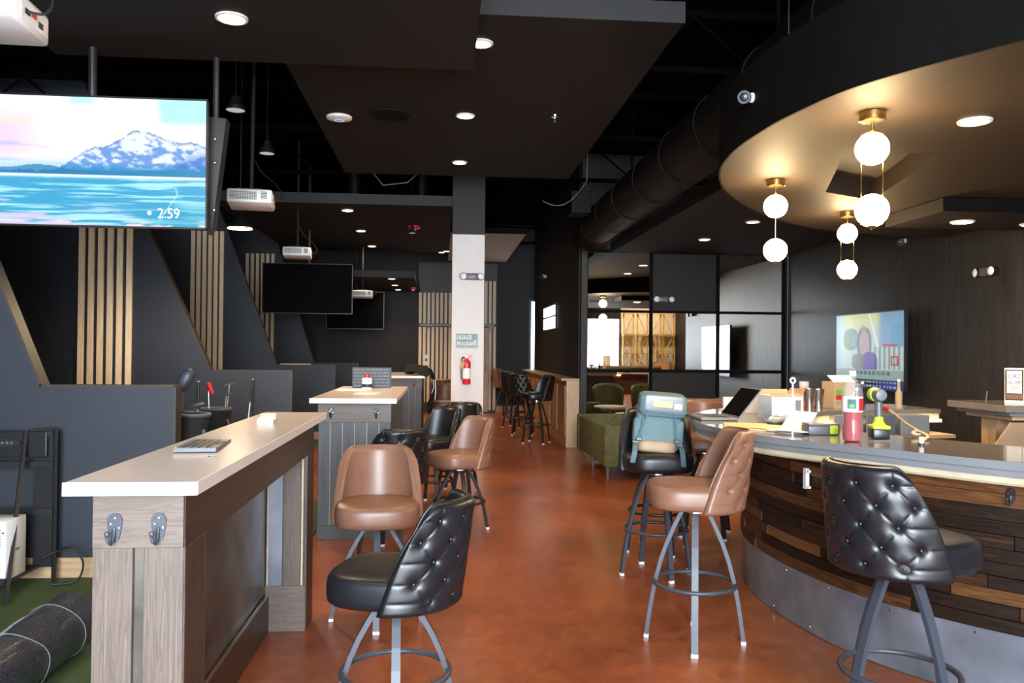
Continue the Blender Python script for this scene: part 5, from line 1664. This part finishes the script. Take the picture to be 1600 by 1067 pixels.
o = obj('power_cable', MB().tube(smooth3([(-2.33, 5.06, .16), (-2.25, 5.08, .20), (-2.16, 5.06, .22), (-2.10, 5.06, .13), (-2.13, 5.04, .03), (-2.25, 5.0, .020)]), .006, 8), M['blackplastic'], None, 'x')
tag(o, 'black cable looping down behind the white computer tower', 'cable')
o = obj('hitting_mat', MB().box((0, 0, .02), (.5, .35, .04), .006), M['turf']); o.location = (-2.68, 4.48, .012)
tag(o, 'thick green hitting mat at the picture edge', 'mat')
# big roll of turf in clear film
t = thing('turf_roll', 'big black roll of turf wrapped in clear film on the green turf', 'roll', (-1.688, 3.3, .148))
rp = MB()
def rollf(u, v):
    a = 2 * PI * u
    rr = .13 + .003 * math.sin(a * 3 + v * 9) + .002 * math.sin(v * 40)
    return (rr * math.cos(a), -1.35 + 2.0 * v, rr * math.sin(a))
rp.grid(41, 40, rollf)
obj('roll_body', rp, M['roll'], t, 'all')
sp_ = [(.13 - .1 * a / 26) for a in range(27)]
for ye in (-1.35, .65): obj('roll_end', MB().lathe([(0, -.001), (.125, -.001), (.132, .0)], 30, (0, ye, 0), (0, 1 if ye > 0 else -1, 0)), M['cloth'], t)
random.seed(2)
for i, y in enumerate((-.35, .12, .50)):
    obj('film_wrap', MB().tube([((.134 + .002 * math.sin(a * 5 + i)) * math.cos(a), y + .05 * math.cos(a + i) + .01 * math.sin(4 * a), (.134 + .002 * math.sin(a * 5 + i)) * math.sin(a)) for a in np.linspace(0, 2 * PI, 41)[:-1]], .0022, 5, True), M['film'], t, 'x')
# golf bags and clubs between the bays
def golf_bag(x, y, h, label, clubs, lean=0.0):
    t = thing('golf_bag', label, 'golf bag', (x, y, .012))
    t.rotation_euler = (0, lean, 0)
    obj('bag_body', MB().lathe([(0, 0), (.10, 0), (.115, .05), (.105, h * .6), (.125, h - .03), (.13, h), (.115, h), (.105, h - .04), (0, h - .05)], 24), M['cloth'], t, 'x')
    obj('bag_collar', MB().tube([(.128 * math.cos(a), .128 * math.sin(a), h) for a in np.linspace(0, 2 * PI, 25)[:-1]], .012, 6, True), M['grayplastic'], t, 'x')
    obj('bag_pocket', MB().sbox((.03, -.10, h * .4), (.08, .05, h * .25), .4), M['cloth'], t, 'all')
    obj('bag_strap', MB().tube([(.11, -.06, h * .9), (.17, -.09, h * .7), (.16, -.10, h * .45), (.11, -.08, h * .3)], .012, 6), M['grayplastic'], t, 'x')
    return t
def club(x, y, z0, z1, lx, ly, head, label, grip_up=False):
    t = thing('golf_club', label, 'golf club', (x, y, z0))
    top = Vector((lx, ly, z1 - z0))
    obj('shaft', MB().tube([(0, 0, 0), top], .006, 8), M['whiteplastic' if grip_up else 'chrome'], t)
    if grip_up:
        obj('grip', MB().tube([top * .77, top], [.011, .013], 10), M['blackplastic'], t, 'x')
        obj('grip_cap', MB().lathe([(.0135, 0), (.012, .006), (0, .007)], 10, top, top), M['whiteplastic'], t)
    if head == 'driver':
        obj('club_head', MB().sbox(top + Vector((.02, -.02, .05)), (.045, .05, .085), .8, 20, 12, Matrix.Rotation(.5, 3, 'Y')), M['steelblue'], t, 'all')
    elif head == 'red':
        obj('club_head', MB().tube([top, top + Vector((.045, -.02, -.10))], .020, 10), M['red'], t, 'x')
    elif head == 'iron':
        obj('club_head', MB().prism([(-.045, -.012), (.05, .01), (.05, .026), (-.04, .006)], -.008, .008, 'XZ'), M['chrome'], t).location = top
    return t
golf_bag(-1.74, 5.72, .95, 'black golf bag standing behind the first low bay wall', 0, .05)
club(-1.76, 5.72, .62, 1.14, .03, -.04, 'driver', 'driver with a big silver head in the bag behind the first bay wall')
club(-1.73, 5.70, .62, 1.02, .09, -.02, 'iron', 'iron poking from the bag behind the first bay wall')
golf_bag(-1.98, 7.45, .86, 'black golf bag in the open, before the second low bay wall', 0, 0)
club(-2.02, 7.45, .4, 1.10, -.04, .02, 'red', 'club with a red cover in the golf bag before the second bay wall')
club(-1.94, 7.47, .4, 1.08, .06, .02, 'iron', 'iron with white head in the golf bag before the second bay wall')
club(-1.92, 7.42, .4, .99, .03, .0, 'iron', 'shorter iron in the golf bag before the second bay wall')
club(-2.09, 8.85, .02, 1.07, .06, .22, None, 'single golf club leaning on the second low bay wall, grip up', True)
club(-2.13, 7.40, .05, 1.11, -.01, .06, None, 'golf club standing beside the bag before the second bay wall', True)
o = obj('ledge_board', B((0, 0, 0), (.46, .1, .02), .002), M['paleoak']); o.location = (-2.25, 12.95, 1.172)
tag(o, 'short pale board lying on top of the third bay wall', 'board')

# ================================================================== BACK-BAR SEEN IN THE MIRRORS
t = thing('front_counter', 'pale counter under the front window, seen in the mirrors', 'counter', (6.2, -3.35, 0))
obj('counter_top', B((0, 0, .70), (3.0, .55, .04)), M['quartz'], t)
obj('counter_body', B((0, .02, .34), (2.96, .45, .68)), M['darkoakz'], t)
obj('led_strip', B((-.85, .262, .64), (1.1, .02, .035)), M['led'], t)
for i, x in enumerate((6.25, 6.72, 7.18, 7.62)):
    s = thing('gold_shelf_frame', 'gold braced shelf frame by the front window, number %s from the window' % ('one', 'two', 'three', 'four')[i], 'shelf', (x, -3.5, .72), 0, 'gold shelf frames')
    s['label'] = ('gold braced shelf frame next to the front window', 'gold braced shelf frame behind the gold bottles', 'gold braced shelf frame behind the wooden radio', 'gold braced shelf frame at the siding corner')[i]
    for dx_ in (-.17, .17): obj('post', B((dx_, 0, 1.0), (.04, .04, 2.0)), M['gold'], s)
    for z in (.0, .62, 1.22, 1.95): obj('shelf_bar', B((0, 0, z + .02), (.38, .14, .03)), M['gold'], s)
    for k_, (za, zb) in enumerate(((.02, .62), (.62, 1.22), (1.22, 1.95))):
        obj('brace', MB().tube([((-.16, .16)[(k_ + i) % 2], .02, za), ((.16, -.16)[(k_ + i) % 2], .02, zb)], .016, 6), M['gold'], s)
for i in range(9):
    x = 6.45 + (i % 5) * .085 + (.04 if i > 4 else 0)
    y = -3.18 if i > 4 else -3.28
    h_ = .22 + .05 * ((i * 7) % 4)
    b = thing('liquor_bottle', 'gold liquor bottle in the cluster on the front counter', 'bottle', (x, y, .72), 0, 'gold bottles on the front counter')
    obj('bottle_body', MB().lathe([(0, 0), (.032, 0), (.034, h_ * .6), (.013, h_ * .75), (.012, h_), (0, h_)], 14), M['gold' if i % 3 else 'beer'], b, 'x')
    obj('bottle_cap', MB().lathe([(.014, h_), (.014, h_ + .03), (0, h_ + .03)], 10), M['steelblack'], b)
t = thing('wooden_radio', 'wooden radio with a pale speaker front on the front counter', 'radio', (7.28, -3.2, .72))
obj('radio_case', B((0, 0, .19), (.58, .22, .38), .01), M['tan'], t)
obj('radio_front', B((0, .112, .19), (.50, .006, .30)), M['manila'], t)
t = thing('black_machine', 'small black espresso machine on the front counter', 'machine', (6.12, -3.2, .72))
obj('machine_body', B((0, 0, .12), (.22, .25, .24), .02), M['blackplastic'], t)
obj('machine_spout', B((.09, .1, .24), (.06, .12, .16), .02), M['chrome'], t)
t = thing('snack_tub', 'small red and white tub on the front counter by the window', 'tub', (4.98, -3.2, .72))
obj('tub_body', MB().lathe([(0, 0), (.10, 0), (.13, .2), (0, .2)], 18), M['paper'], t, 'x')
obj('tub_rim', MB().lathe([(.132, .17), (.136, .26), (0, .26)], 18), M['red'], t, 'x')
